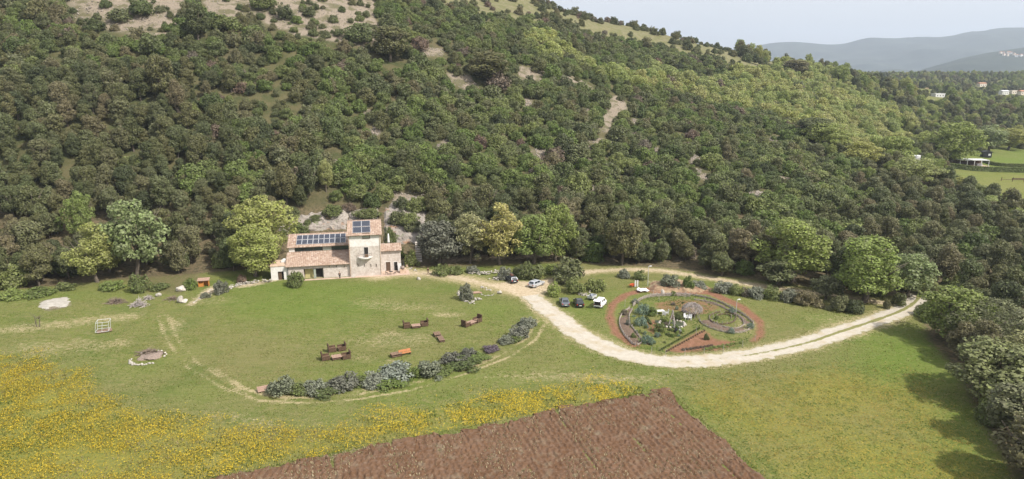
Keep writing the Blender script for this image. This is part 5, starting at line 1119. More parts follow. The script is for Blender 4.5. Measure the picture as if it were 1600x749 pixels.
# ------------------------------------------------------------------ cars
def glossy(name, c, metal=.3):
    t = NT(name); t.col(c); t.rough(.28); t.b.inputs['Metallic'].default_value = metal; t.b.inputs['Specular IOR Level'].default_value = .5; t.b.inputs['Coat Weight'].default_value = .5
    t.col(t.mix(t.lerp(t.noise(1.2, 3, .6, t.obj()), .4, .7), c, tuple(min(1, v * 1.12 + .01) for v in c))); return t.m
TYRE = plain('tyre_rubber', (.02, .02, .02), .8, .2); RIM = plain('wheel_rim', (.4, .4, .42), .35, .1, metal=.6)
TAIL = plain('red_tail_light', (.35, .02, .015), .25, .1, spec=.6); HEAD = plain('clear_lamp', (.7, .7, .7), .15, .05, spec=.6); PLATE = plain('number_plate', (.7, .7, .66), .4, .05); CARGL = plain('car_glass', (.03, .036, .04), .06, .1, spec=.7)
def car(loc, rz, paint, label, L=4.1, Wd=1.75, Hh=1.48, kind_='hatch', sc=1.0):
    root = empty('parked_car', loc, rz, sc); tag(root, label, 'car', 'cars parked beside the clearing')
    h = L / 2; hood = .92; belt = .95; sill = .22
    prof = {'hatch': [(-h, .45), (-h + .03, .82), (-h + .06, belt), (.30 * h + .35, belt), (h - .35, .82), (h - .03, .62), (h, .4)], 'saloon': [(-h, .45), (-h + .03, .85), (-h + .55, belt), (.35 * h + .2, belt), (h - .35, .8), (h - .03, .6), (h, .4)], 'van': [(-h, .4), (-h + .02, .9), (-h + .04, 1.0), (.4 * h + .3, 1.0), (h - .25, .86), (h - .03, .62), (h, .4)]}[kind_]
    # lower body: stations across the car, narrower at the ends and at the sill
    V = []; F = []; n = len(prof)
    xs = sorted({round(p[0], 3) for p in prof} | {round(-h + L * k / 16, 3) for k in range(17)})
    for x in xs:
        zt = np.interp(x, [p[0] for p in prof], [p[1] for p in prof]); e = 1 - .13 * max(0, abs(x) / h - .72) / .28 ; w = Wd / 2 * e; zb = sill + .12 * max(0, abs(x) / h - .8) / .2
        V += [(x, -w * .9, zb), (x, -w, zb + .14), (x, -w, zt - .2), (x, -w * .93, zt), (x, w * .93, zt), (x, w, zt - .2), (x, w, zb + .14), (x, w * .9, zb)]
    for i in range(len(xs) - 1):
        for k in range(8): F.append((i * 8 + k, i * 8 + (k + 1) % 8, (i + 1) * 8 + (k + 1) % 8, (i + 1) * 8 + k))
    F += [tuple(range(8)), tuple(range((len(xs) - 1) * 8, len(xs) * 8))]
    b = MB().add(V, F)
    r0, r1, g0, g1 = {'hatch': (-h + .55, .12 * h + .1, -h + .12, .3 * h + .42), 'saloon': (-h + 1.15, .1 * h + .1, -h + .55, .35 * h + .35), 'van': (-h + .18, .28 * h + .1, -h + .06, .42 * h + .35)}[kind_]
    wb, wt = Wd / 2 * .92, Wd / 2 * .72; zb = belt - .06 if kind_ != 'van' else .95
    cab = [(g0, -wb, zb), (g1, -wb, zb), (g1, wb, zb), (g0, wb, zb), (r0, -wt, Hh - .06), (r1, -wt, Hh - .06), (r1, wt, Hh - .06), (r0, wt, Hh - .06), (r0 + .25, -wt * .8, Hh), (r1 - .25, -wt * .8, Hh), (r1 - .25, wt * .8, Hh), (r0 + .25, wt * .8, Hh)]
    b.add(cab, [(0, 1, 5, 4), (1, 2, 6, 5), (2, 3, 7, 6), (3, 0, 4, 7), (4, 5, 9, 8), (5, 6, 10, 9), (6, 7, 11, 10), (7, 4, 8, 11), (8, 9, 10, 11)])
    b.build('body', paint, root, smooth=False, bevel=.05)
    c = [Vector(p) for p in cab]
    def pane(a, bb, cc, d, s0, s1, t0, t1, nm):
        P = lambda s, t: (c[a] * (1 - s) + c[bb] * s) * (1 - t) + (c[d] * (1 - s) + c[cc] * s) * t
        q = [P(s0, t0), P(s1, t0), P(s1, t1), P(s0, t1)]; nrm = (q[1] - q[0]).cross(q[3] - q[0]).normalized(); ctr = sum(c[:8], Vector()) / 8
        if nrm.dot(q[0] - ctr) < 0: nrm = -nrm
        mm_ = MB(); o_ = [v + nrm * .022 for v in q]; i_ = [v - nrm * .03 for v in q]; mm_.add(o_ + i_, [(0, 1, 2, 3), (4, 5, 6, 7), (0, 1, 5, 4), (1, 2, 6, 5), (2, 3, 7, 6), (3, 0, 4, 7)]); return mm_.build(nm, CARGL, root)
    pane(1, 2, 6, 5, .07, .93, .06, .92, 'windscreen'); pane(3, 0, 4, 7, .1, .9, .12, .88, 'rear_window')
    for a, bb, cc, d in ((0, 1, 5, 4), (3, 2, 6, 7)):
        if kind_ != 'van': pane(a, bb, cc, d, .12, .46, .14, .88, 'side_window'); pane(a, bb, cc, d, .5, .86, .14, .88, 'side_window')
        else: pane(a, bb, cc, d, .6, .88, .2, .85, 'side_window'); pane(a, bb, cc, d, .3, .5, .3, .8, 'side_window')
    wb_ = h * .6
    for x in (-wb_, wb_):
        for y in (-1, 1):
            w_ = MB(); yy = y * (Wd / 2 - .09); cir = [(x + .31 * math.cos(k * math.pi / 8), .31 + .31 * math.sin(k * math.pi / 8)) for k in range(16)]; w_.prism(cir, yy - .1, yy + .1); wo = w_.build('wheel', TYRE, root, bevel=.03)
            MB().prism([(x + .2 * math.cos(k * math.pi / 8), .31 + .2 * math.sin(k * math.pi / 8)) for k in range(16)], yy + y * .08, yy + y * .112).build('rim', RIM, wo)
    for y in (-1, 1):
        MB().box((h - .1, y * Wd * .33, .66), (.22, .32, .13)).build('headlight', HEAD, root, bevel=.03); MB().box((-h + .03, y * Wd * .38, .78), (.1, .2, .22)).build('tail_light', TAIL, root, bevel=.02)
        MB().box((g1 - .25, y * (Wd / 2 + .06), belt + .06), (.12, .18, .12)).build('mirror', paint, root, bevel=.02)
    MB().box((-h - .002, 0, .58), (.03, .5, .11)).build('number_plate', PLATE, root); MB().box((-h + .02, 0, .34), (.1, Wd * .8, .14)).build('bumper', M['black'], root, bevel=.03)
    return root
car(at(799, 440), heading((805, 443), (790, 433)), glossy('dark_grey_paint', (.035, .04, .05)), 'dark grey hatchback with a red load on its roof, beside the stone heap', 4.1)
car(at(838, 447), heading((829, 449), (850, 441)), glossy('silver_paint', (.5, .52, .55), .4), 'silver hatchback parked where the tracks meet', 4.25)
car(at(882, 476), heading((885, 481), (878, 465)), glossy('grey_paint', (.13, .145, .17), .4), 'grey saloon parked on the grass next to the black car', 4.2, kind_='saloon')
car(at(904, 477), heading((908, 483), (898, 466)), glossy('black_paint', (.012, .012, .014)), 'black car parked between the grey saloon and the white van', 4.1)
wv_ = car(at(938, 478), heading((931, 480), (946, 466)), glossy('white_paint_gloss', (.7, .7, .7), 0), 'small white van with its tailgate raised on the grass', 3.9, 1.75, 1.75, 'van')
MB().box((-1.97, 0, 1.2), (.04, 1.25, .95)).build('cargo_opening', M['dark'], wv_); MB().box((-2.3, 0, 1.85), (.9, 1.35, .06), tilt=('Y', -.25)).build('tailgate', bpy.data.materials['white_paint_gloss'], wv_, bevel=.02)
p = at(799, 440); hd_ = heading((805, 443), (790, 433)); m = MB(); m.box((0, 0, .12), (.9, .7, .24)); m.box((.2, .1, .3), (.5, .4, .14), .5); o = m.build('roof_load', M['bclothes'], bevel=.05); o.location = p + Vector((-.15 * math.cos(hd_), -.15 * math.sin(hd_), 1.485)); o.rotation_euler.z = hd_; tag(o, 'brown red bundle on the roof of the dark hatchback', 'luggage')
pp = at(932, 480); person(pp, heading((930, 481), (940, 474)) - math.pi / 2, 'person in grey leaning at the open tailgate of the white van', M['gclothes'], M['gclothes'], 'reach')
tr = thing_at('small_trailer', at(925, 468), heading((920, 470), (931, 464)), 'small grey trailer on the grass behind the white van', 'trailer')
m = MB(); m.box((0, 0, .5), (2.0, 1.2, .08)); m.box((0, -.58, .75), (2.0, .05, .45)); m.box((0, .58, .75), (2.0, .05, .45)); m.box((-.98, 0, .75), (.05, 1.1, .45)); m.box((.98, 0, .75), (.05, 1.1, .45)); m.build('box', M['pale_iron'], tr); MB().tube([(1.0, .3, .45), (1.8, 0, .45)], .04).tube([(1.0, -.3, .45), (1.8, 0, .45)], .04).tube([(1.8, 0, 0), (1.8, 0, .5)], .03).build('drawbar', M['iron'], tr)
m = MB(); m.rock((0, 0, .85), (1.7, 1.05, .7), 8); m.build('load', M['gclothes'], tr)
for y in (-1, 1): MB().prism([(.3 * math.cos(k * math.pi / 8), .3 + .3 * math.sin(k * math.pi / 8)) for k in range(16)], y * .68 - .07, y * .68 + .07).build('wheel', TYRE, tr)

# ------------------------------------------------------------------ pallet furniture on the lawn
def slats(m, L_, W_, z, n=5, th=.05):
    for i in range(n): m.box((0, -W_ / 2 + W_ * (i + .5) / n, z), (L_, W_ / n * .82, th))
def armchair(px, py, rz, label, grp, mat=M['wood'], s=1.12):
    e = thing_at('pallet_armchair', at(px, py), rz, label, 'armchair', grp); e.scale = (s,) * 3
    m = MB(); slats(m, 1.15, .95, .4, 6); 
    for x in (-.5, 0, .5): m.box((x, 0, .3), (.1, .95, .14))
    m.build('seat', mat, e)
    m = MB()
    for i in range(5): m.box((-.55, -.42 + .21 * i, .75), (.14, .19, .95))
    m.box((-.63, 0, 1.0), (.06, 1.05, .22)); m.build('backrest', M['woodd'], e)
    for y in (-1, 1): MB().box((0, y * .52, .42), (1.15, .1, .62)).box((.5, y * .52, .06), (.12, .1, .11)).box((-.5, y * .52, .06), (.12, .1, .11)).build('side_rail', M['woodd'], e)
    return e
def pallet_table(px, py, rz, label, grp, L_=1.6, W_=1.35, hgt=.5, mat=M['woodp']):
    e = thing_at('pallet_table', at(px, py), rz, label, 'table', grp)
    m = MB(); slats(m, L_, W_, hgt, 7); m.build('tabletop', mat, e)
    for x in (-1, 1):
        for y in (-1, 1): MB().box((x * (L_ / 2 - .12), y * (W_ / 2 - .1), (hgt - .04) / 2), (.12, .12, hgt - .04)).build('leg', M['woodd'], e)
    MB().box((0, 0, .18), (L_ - .1, W_ - .2, .05)).build('shelf', M['wood'], e); return e
G = 'wooden furniture on the lawn'
a0 = heading((511, 561), (542, 556))
armchair(509, 562, a0, 'dark pallet armchair west of the table, nearest group to the pallet', G); pallet_table(526, 561, a0, 'weathered low table between two dark armchairs, nearest the hedge end', G); armchair(541, 560, a0 + math.pi, 'dark pallet armchair east of that low table', G)
armchair(519, 549, a0, 'single dark armchair west in the pair without a table', G); armchair(534, 547, a0 + math.pi, 'dark armchair east in the pair without a table', G)
a0 = heading((637, 510), (664, 507)); armchair(636, 512, a0, 'brown armchair at the west end of the far middle table', G); pallet_table(650, 512, a0, 'low plank table between two brown armchairs in mid lawn', G); armchair(663, 509, a0 + math.pi, 'brown armchair at the east end of the far middle table', G)
a0 = heading((728, 509), (745, 502)); armchair(728, 510, a0, 'dark bench chair at the near end of the table closest to the road', G); pallet_table(736.5, 507, a0, 'pinkish low table closest to the road', G, 1.7); armchair(746, 503, a0 + math.pi, 'dark bench chair at the road end of the closest table', G)
a0 = heading((683, 520), (692, 533)); pallet_table(683, 525, a0, 'tilted grey plank table of the double set', G, 1.6, 1.2, .5, M['wood']); pallet_table(689, 532, a0, 'long plank bench table of the double set', G, 2.3, 1.0, .42, M['wood'])
a0 = heading((612, 557), (636, 552)); pallet_table(619, 557, a0, 'brown table pushed against the orange bench', G, 1.8, 1.2, .55, M['wood'])
e = thing_at('wooden_bench', at(633, 555), a0, 'orange red wooden bench above the silver bush', 'bench', G); m = MB(); slats(m, 2.1, .55, .45, 4); m.build('seat', M['orangew'], e); MB().box((0, .28, .75), (2.1, .05, .4), tilt=('X', -.15)).build('backrest', M['orangew'], e)
for x in (-1, 1): MB().box((x * .9, 0, .21), (.1, .5, .42)).build('leg', M['woodd'], e)
e = thing_at('wooden_pallet', at(411, 611), .5, 'wooden pallet leaning at the end of the lavender hedge', 'pallet'); m = MB(); slats(m, 1.6, 1.3, .3, 7); o = m.build('deck', M['woodp'], e); o.rotation_euler = (.25, 0, 0); o.location.z = .12
for x in (-.7, 0, .7): MB().box((x, 0, .2), (.1, 1.2, .2)).build('bearer', M['woodd'], e)

# ------------------------------------------------------------------ things along the wood edge
e = thing_at('timber_shelter', at(319, 447), heading((308, 448), (328, 446)) - .12, 'small orange timber shelter with sloping roof by the path', 'shed')
e.scale = (.74,) * 3
MB().box((0, .7, 1.0), (2.9, .1, 2.0)).box((-1.4, 0, .95), (.1, 1.3, 1.9)).box((1.4, 0, .95), (.1, 1.3, 1.9)).box((-.7, -.65, .5), (1.3, .08, 1.0)).build('wall', M['orange'], e)
MB().box((0, -.05, 2.1), (3.4, 2.1, .12), tilt=('X', .18)).build('roof', M['woodp'], e)
for x in (-1.4, 0, 1.4): MB().box((x, -.7, .92), (.12, .1, 1.84)).build('post', M['orange'], e)
def twig_heap(name, px, py, w, h, label, mat=M['twig'], n=90, seed=1, cat='wood pile'):
    p = at(px, py); q = ppm(p); Wm = w / q; Hm = h / q; r = random.Random(seed); m = MB()
    for i in range(n):
        a = r.uniform(0, math.pi); x, y = r.gauss(0, Wm * .22), r.gauss(0, Wm * .13); z = Hm * (1 - min(1, math.hypot(x / Wm * 2, y / Wm * 3))) * r.random() + .06; l = r.uniform(.25, .5) * Wm * .7
        m.tube([(x - math.cos(a) * l, y - math.sin(a) * l, max(.03, z - r.uniform(-.2, .3) * Hm)), (x, y, z + .05), (x + math.cos(a) * l * .8, y + math.sin(a) * l * .8, max(.03, z + r.uniform(-.3, .3) * Hm))], [r.uniform(.03, .07), .04, .012], 4)
    o = m.build(name, mat); o.location = p; tag(o, label, cat); return o
twig_heap('brushwood_pile', 182, 473, 26, 10, 'dark brushwood pile nearest the white gravel patch', seed=1); twig_heap('brushwood_pile', 218, 478, 26, 14, 'pale branch pile in the middle of the wood edge', M['twigw'], seed=2); twig_heap('brushwood_pile', 232, 468, 16, 9, 'small bleached branch pile behind the pale one', M['twigw'], 50, 3); twig_heap('brushwood_pile', 270, 468, 20, 8, 'thin twig pile beside the white boulder', n=40, seed=4)
def boulder(px, py, w, h, label, mat=M['rockw'], seed=1, cat='boulder', name='boulder'):
    p = at(px, py); q = ppm(p); m = MB(); m.rock((0, 0, h / q * .38), (w / q * 1.15, w / q * .95, h / q * 1.15), seed); o = m.build(name, mat); o.location = p; tag(o, label, cat); return o
boulder(282, 473, 10, 11, 'upright white boulder with a dark companion near the shed path', seed=5); boulder(289, 473, 8, 6, 'dark low rock touching the white boulder', M['rock'], 6); boulder(248, 463, 9, 6, 'pale rock among the brushwood piles', seed=7); boulder(282, 455, 14, 9, 'grey boulder below the trees by the shed', M['rock'], 8)
boulder(654, 437, 7, 5, 'small white boulder on the lawn by the path', seed=9); boulder(782, 459, 6, 5, 'white stone at the lawn corner by the junction', seed=10)
# gravel patch
m = MB(); q = [at(*p_) for p_ in ((58, 479), (66, 470), (84, 467), (108, 463), (111, 472), (104, 481), (82, 480), (72, 484))]; c0 = sum(q, Vector()) / len(q)
def heap_mesh(name, poly, hgt, mat, seed, lab, kind_='structure'):
    P = np.array([(v.x, v.y) for v in poly]); x0, y0 = P.min(0) - .3; x1, y1 = P.max(0) + .3; X, Y = np.meshgrid(np.arange(x0, x1, .22), np.arange(y0, y1, .22)); ins = inpoly(X, Y, [tuple(v) for v in P]); d = dpoly(X, Y, [tuple(v) for v in P], True) * np.where(ins, 1, -1)
    Z = height(X, Y) + np.clip(d + (fbm(X, Y, seed, 3) - .5) * 1.4, -.4, 1.2) * hgt + (fbm(X * 2, Y * 2, seed + 1, 3) - .5) * hgt * .6 - .02
    o = link(bpy.data.objects.new(name, gridmesh(name, X, Y, Z, mat, None, False))); tag(o, lab, kind=kind_); return o
heap_mesh('gravel', q, .14, M['rockw'], 4, 'patch of white gravel on the grass bank')
heap_mesh('terrain', [at(*p_) for p_ in ((1012, 447), (1022, 441), (1060, 438), (1095, 443), (1112, 452), (1090, 458), (1050, 457), (1018, 457))], .55, (lambda t: (t.col(t.mix(t.lerp(t.noise(.5, 4, .6), .4, .6), (.2, .12, .075), (.3, .23, .14))), t.bump(t.noise(3, 4, .7), .8, .1), t.m)[-1])(NT('mound_soil')), 14, 'earth mound behind the garden')
# rubble walls and heaps: loose stones in one wall body
def stone_wall(name, line, h_, w_, label, seed, mat=M['rockw'], cat='wall', n=None, dsz=.5):
    r = random.Random(seed); Q = resample(line, .3); root = empty(name, (Q[0][0], Q[0][1], hz(*Q[0]))); tag(root, label, cat); m = MB()
    L_ = len(Q); k = n or int(L_ * 1.6 * max(1, h_ / .5))
    for i in range(k):
        a = Q[r.randrange(L_)]; x, y = a[0] + r.gauss(0, w_ * .3), a[1] + r.gauss(0, w_ * .3); s = dsz * r.uniform(.6, 1.4); m.rock((x - Q[0][0], y - Q[0][1], hz(x, y) - hz(*Q[0]) + r.uniform(0, 1) ** 1.3 * h_ * .8), (s, s * .8, s * .7), r.randrange(9999), sub=1)
    m.build('stones', mat, root); return root
stone_wall('rubble_wall', ats([(733, 428), (750, 429), (765, 429), (778, 427)]), 1.0, .6, 'low rubble wall behind the lawn left of the hatchbacks', 2)
stone_wall('stone_heap', ats([(767, 437), (774, 436), (779, 438)]), .8, 1.2, 'heap of pale stones beside the dark hatchback', 3, cat='stones')
stone_wall('stone_rockery', ats([(717, 458), (719, 465), (727, 471), (737, 474), (744, 470), (750, 468)]), .5, .8, 'curved white stone rockery round the grey bush', 4, cat='rockery')
stone_wall('stone_rockery', ats([(752, 461), (765, 463), (775, 459), (781, 456)]), .25, .3, 'thin arc of stones closing the rockery bed', 5, cat='rockery', dsz=.3)
stone_wall('stone_rockery', ats([(752, 449), (760, 452), (766, 454)]), .4, .6, 'scattered stones at the path corner of the rockery', 6, M['rock'], 'rockery', dsz=.4)
stone_wall('terrace_wall', ats([(358, 452), (372, 447), (388, 444), (405, 442), (424, 441)]), .9, .7, 'pale dry stone wall stepping from shed to farmhouse', 7)
stone_wall('stone_heap', ats([(905, 460), (915, 462), (920, 458)]), .6, 1.0, 'pale stones between the green bushes and the trailer', 8, cat='stones')
stone_wall('stone_heap', ats([(640, 420), (650, 424)]), .4, .6, 'few pale stones at the end of the terrace', 9, cat='stones', dsz=.4)
stone_wall('stone_edging', ats([(302, 474), (318, 462), (332, 452)]), .15, .3, 'stones edging the path to the timber shelter', 10, M['rock'], 'edging', dsz=.3)
e = thing_at('log_pile', at(746, 459), .2, 'few logs lying in the rockery bed', 'logs')
for i in range(4): MB().tube([(-1.2, .25 * i, .12 + .02 * i), (1.0 - .2 * i, .25 * i + .1, .14)], .12, 7).build('log', M['woodp'], e)
# fire ring
c0 = at(231, 560); e = thing_at('fire_ring', c0, 0, 'round bonfire place ringed with pale stones and full of ash and brush', 'fire pit'); r = random.Random(4)
Rr_ = 24 / ppm(c0)
for i in range(34):
    a = -2.9 + 2.75 * i / 33 if i < 26 else .2 + 2.6 * (i - 26) / 8; s = r.uniform(.35, .62); m = MB(); m.rock((Rr_ * math.cos(a) + r.gauss(0, .12), Rr_ * 1.12 * math.sin(a) + r.gauss(0, .12), s * .25), (s, s * .8, s * .7), 40 + i, sub=1); m.build('stone', M['rockw'] if i < 26 else M['rock'], e)
m = MB(); m.rock((.2, .6, .1), (3.6, 3.8, .9), 77, sub=3); m.build('ash_heap', M['ash'], e)
twig_heap('brushwood_pile', 234, 553, 36, 9, 'grey brushwood heaped in the bonfire ring', M['twig'], 80, 9)
# white tube frame
c0 = at(161, 518); e = thing_at('tube_frame', c0, .35, 'white tubular cube frame standing in the grass', 'frame'); s = 1.05
m = MB(); cs = {}
for a in (-1, 1):
    for b in (-1, 1):
        for z in (0, 1): cs[(a, b, z)] = Vector((a * s, b * s * .9, .25 + z * 1.75)) + Vector((z * .25, 0, 0))
def rr2(a, b): m.tube([cs[a], cs[b]], .04, 6)
for b in (-1, 1):
    for z in (0, 1): rr2((-1, b, z), (1, b, z))
for a in (-1, 1):
    for z in (0, 1): rr2((a, -1, z), (a, 1, z))
    for b in (-1, 1): rr2((a, b, 0), (a, b, 1))
m.tube([(0, -.9, .25), (.25, -.9, 2.0)], .05, 6); m.tube([(-.8, 0, 1.1), (1.1, 0, 1.1)], .045, 6); m.build('tubes', M['pale_iron'], e); MB().box((.3, -.2, .18), (2.4, 1.6, .08), .2).build('seat_base', M['wood'], e)
# bare sapling
def bare_tree(name, px, py, hpx, label, seed, n=3, mat=BARK):
    p = at(px, py); H_ = hpx / ppm(p); r = random.Random(seed); m = MB()
    for k in range(n):
        x0_ = (k - n / 2) * .5; m.tube([(x0_, 0, 0), (x0_ + r.uniform(-.3, .3), r.uniform(-.2, .2), H_ * .5), (x0_ + r.uniform(-.8, .8), r.uniform(-.5, .5), H_)], [.09, .07, .03], 5)
        for j in range(6):
            b = r.uniform(.35, .9); a = r.uniform(0, 6.28); m.tube([(x0_, 0, H_ * b), (x0_ + math.cos(a) * .6, math.sin(a) * .5, H_ * b + .5), (x0_ + math.cos(a) * 1.1, math.sin(a) * .9, H_ * b + .8)], [.035, .02, .006], 4)
    o = m.build(name, mat); o.location = p; tag(o, label, 'tree'); return o
bare_tree('bare_sapling', 62, 511, 18, 'pruned bare sapling standing in the left grass track', 3, 2)
# ------------------------------------------------------------------ kitchen garden
def wattle(name, line_px, h_, label, seed=1, cat='fence', mat=M['wattle'], th=.09, post=1.1):
    Q = resample(ats(line_px), .25); r = np.random.default_rng(seed); root = empty(name, (Q[0][0], Q[0][1], hz(*Q[0]))); tag(root, label, cat)
    h_ *= .72
    o0 = np.array([Q[0][0], Q[0][1], hz(*Q[0])]); Z = height(Q[:, 0], Q[:, 1]); L_ = np.r_[0, np.cumsum(np.linalg.norm(np.diff(Q, axis=0), axis=1))]; m = MB()
    T_ = np.gradient(Q, axis=0); T_ /= np.linalg.norm(T_, axis=1)[:, None]; N_ = np.stack([-T_[:, 1], T_[:, 0]], 1); nr = max(2, int(h_ / .13))
    for k in range(nr):
        w = .05 * np.sin(L_ * math.pi / .55 + k * math.pi) + .015 * r.normal(size=len(L_)); P = np.stack([Q[:, 0] + N_[:, 0] * w, Q[:, 1] + N_[:, 1] * w, Z + h_ * (k + .5) / nr + .025 * r.normal(size=len(L_))], -1) - o0; m.tube(P, th * .7, 4)
    m.build('wattle', mat, root)
    n = max(2, int(L_[-1] / post)); m = MB()
    for i in range(n + 1):
        j = min(len(Q) - 1, int(i / n * (len(Q) - 1))); b = np.array([Q[j][0], Q[j][1], Z[j]]) - o0; m.tube([b - (0, 0, .1), b + (.02, .02, h_ + r.uniform(.05, .3))], .05, 5)
    m.build('stakes', M['twigw'], root); return root
def arc(cx, cy, rx, ry, a0, a1, n=14): return [(cx + rx * math.cos(math.radians(a0 + (a1 - a0) * i / n)), cy - ry * math.sin(math.radians(a0 + (a1 - a0) * i / n))) for i in range(n + 1)]
OUTL = [(984, 482), (974, 490), (968, 500), (969, 512), (976, 525), (987, 537), (993, 540)]
INL = [(988, 484), (983, 494), (984, 506), (992, 518), (1003, 534), (996, 540)]
wattle('wattle_fence', OUTL, .6, 'low woven fence on the outer side of the crescent bed', 1)
wattle('wattle_fence', INL, .5, 'low woven fence on the inner side of the crescent bed', 2)
wattle('wattle_fence', [(989, 479), (1000, 470), (1014, 465), (1035, 463), (1060, 463), (1078, 464)], .9, 'grey woven fence arching round the back of the garden', 3)
wattle('wattle_fence', [(1016, 462), (1060, 460), (1095, 464), (1120, 471), (1145, 483), (1165, 495), (1176, 505)], .55, 'outer woven edging of the long curved bed', 4)
wattle('wattle_fence', [(1085, 469), (1105, 472), (1125, 479), (1148, 491), (1160, 500), (1162, 508)], .45, 'inner woven edging of the long curved bed', 5)
wattle('wattle_fence', [(1092, 500), (1098, 507), (1112, 514), (1130, 519), (1150, 521), (1166, 518), (1175, 512), (1177, 505)], .5, 'near woven edging of the big ring bed', 6)
wattle('wattle_fence', [(1108, 499), (1116, 506), (1130, 511), (1150, 514), (1163, 508)], .35, 'inside woven edging of the big ring bed', 7)
wattle('wattle_fence', arc(1129, 498, 21, 9.5, 100, 440, 26), .45, 'dark woven ring round the spiral bed', 8, mat=M['woodd'])
wattle('wattle_fence', arc(1131, 496.5, 12, 4.8, -20, 200, 14), .35, 'small woven arc inside the spiral bed', 9, mat=M['woodd'])
def bed(name, px_poly, label, mat=M['soil'], h=.16, seed=3):
    return heap_mesh(name, [at(*p) for p in px_poly], h, mat, seed, label)
bed('soil_bed', OUTL + INL[::-1][1:], 'crescent of bare soil between woven fences')
bed('soil_bed', [(1085, 467), (1120, 473), (1145, 485), (1165, 497), (1174, 507), (1163, 507), (1148, 491), (1125, 480), (1100, 473)], 'long curved strip of bare soil')
bed('soil_bed', [(1093, 501), (1112, 513), (1140, 520), (1166, 517), (1162, 509), (1150, 513), (1130, 510), (1108, 500)], 'ring of bare soil round the spiral')
# vine arbour
e = thing_at('vine_arbour', at(1081, 494), .1, 'dome of bare pale vines over posts in the garden', 'arbour')
q = ppm(at(1081, 494)); RA = 15.5 / q; HA = 21 / q; r = random.Random(8); m = MB()
for k in range(8): a = k * .785; MB().tube([(RA * .75 * math.cos(a), RA * .75 * math.sin(a), -.1), (RA * .75 * math.cos(a), RA * .75 * math.sin(a), HA * .72)], .05, 5).build('post', M['twigw'], e)
for k in range(420):
    a = r.uniform(0, 6.28); ph = math.acos(r.uniform(.05, 1)); P = []
    for j in range(4):
        R_ = RA * (1 + r.gauss(0, .07)); P.append((R_ * math.sin(ph) * math.cos(a), R_ * math.sin(ph) * math.sin(a), HA * (.42 + .58 * math.cos(ph)) + r.gauss(0, .1))); a += r.gauss(0, .22); ph = min(1.62, max(0.02, ph + r.gauss(0, .2)))
    m.tube(P, [.03, .026, .02, .008], 3)
m.build('vines', M['twigw'], e); MB().box((0, -.1, .5), (1.6, .9, .06)).box((0, -.1, .25), (.9, .5, .45)).build('table', M['woodd'], e)
# garden furniture and odds
def lawn_chair(px, py, rz, label, grp='white garden furniture'):
    e = thing_at('plastic_chair', at(px, py), rz, label, 'chair', grp); m = MB(); m.box((0, 0, .43), (.55, .55, .05)); m.build('seat', M['white'], e); MB().box((0, .27, .78), (.55, .05, .65), tilt=('X', -.15)).build('backrest', M['white'], e)
    for a in (-1, 1):
        MB().box((a * .28, .02, .64), (.05, .5, .05)).box((a * .28, -.22, .32), (.05, .05, .6)).build('armrest', M['white'], e)
        for b in (-1, 1): MB().tube([(a * .26, b * .26, 0), (a * .23, b * .23, .43)], .03, 5).build('leg', M['white'], e)
    return e
e = thing_at('plastic_table', at(1031, 491), .2, 'white garden table among the bean plants', 'table', 'white garden furniture'); MB().box((0, 0, .72), (1.7, .95, .05)).build('tabletop', M['white'], e)
for a in (-1, 1):
    for b in (-1, 1): MB().tube([(a * .75, b * .4, 0), (a * .72, b * .38, .7)], .035, 5).build('leg', M['white'], e)
lawn_chair(1022, 492, 1.2, 'white chair at the bean clump end of the white table'); lawn_chair(1042, 492, -1.6, 'white chair at the pond end of the white table'); lawn_chair(1037, 494, 2.9, 'white chair in front of the white table')
lawn_chair(1071, 499, .6, 'white chair by the vine arbour nearest the pond'); lawn_chair(1078, 500, -.5, 'white chair in front of the vine arbour')
o = MB().box((0, 0, .35), (1.7, .8, .7)).build('white_crate', M['white'], bevel=.06); o.scale = (.8, .8, .6); o.location = at(1074, 496); o.rotation_euler.z = .3; tag(o, 'white box between the two chairs at the arbour', 'box')
# stone pond and tripod
e = thing_at('stone_pond', at(1050, 507), 0, 'oval stone rimmed pond in the garden centre', 'pond'); r = random.Random(5); rx, ry = 2.4, 2.1
for i in range(20):
    a = i * .314; m = MB(); m.rock((rx * math.cos(a), ry * math.sin(a), .15), (.75, .5, .5), 300 + i, sub=1); ro = m.build('rim_stone', M['rock'], e)
MB().prism([(rx * .9 * math.cos(i * .35), ry * .9 * math.sin(i * .35)) for i in range(18)], .02, .12, ax='z').build('water', M['water'], e)
e = thing_at('pole_tripod', at(1050, 508), 0, 'tripod of weathered poles standing over the pond', 'tripod')
for k in range(4): a = k * 1.57 + .4; MB().tube([(.8 * math.cos(a), .8 * math.sin(a), 0), (.12 * math.cos(a + 2), .12 * math.sin(a + 2), 3.0)], [.09, .06], 6).build('pole', M['twigw'], e)
MB().box((0, 0, 1.6), (.5, .4, .8)).build('bundle', M['twig'], e)
m = MB(); m.rock((0, 0, .35), (1.1, .8, .9), 12); o = m.build('white_sack', M['white'], smooth=False); o.location = at(1063, 520); tag(o, 'white sack lying beside the yellow bush', 'sack')
m = MB(); m.rock((0, 0, .3), (.8, .8, .75), 13); o = m.build('black_sack', M['black']); o.location = at(1056, 519); tag(o, 'black sack next to the white sack', 'sack')
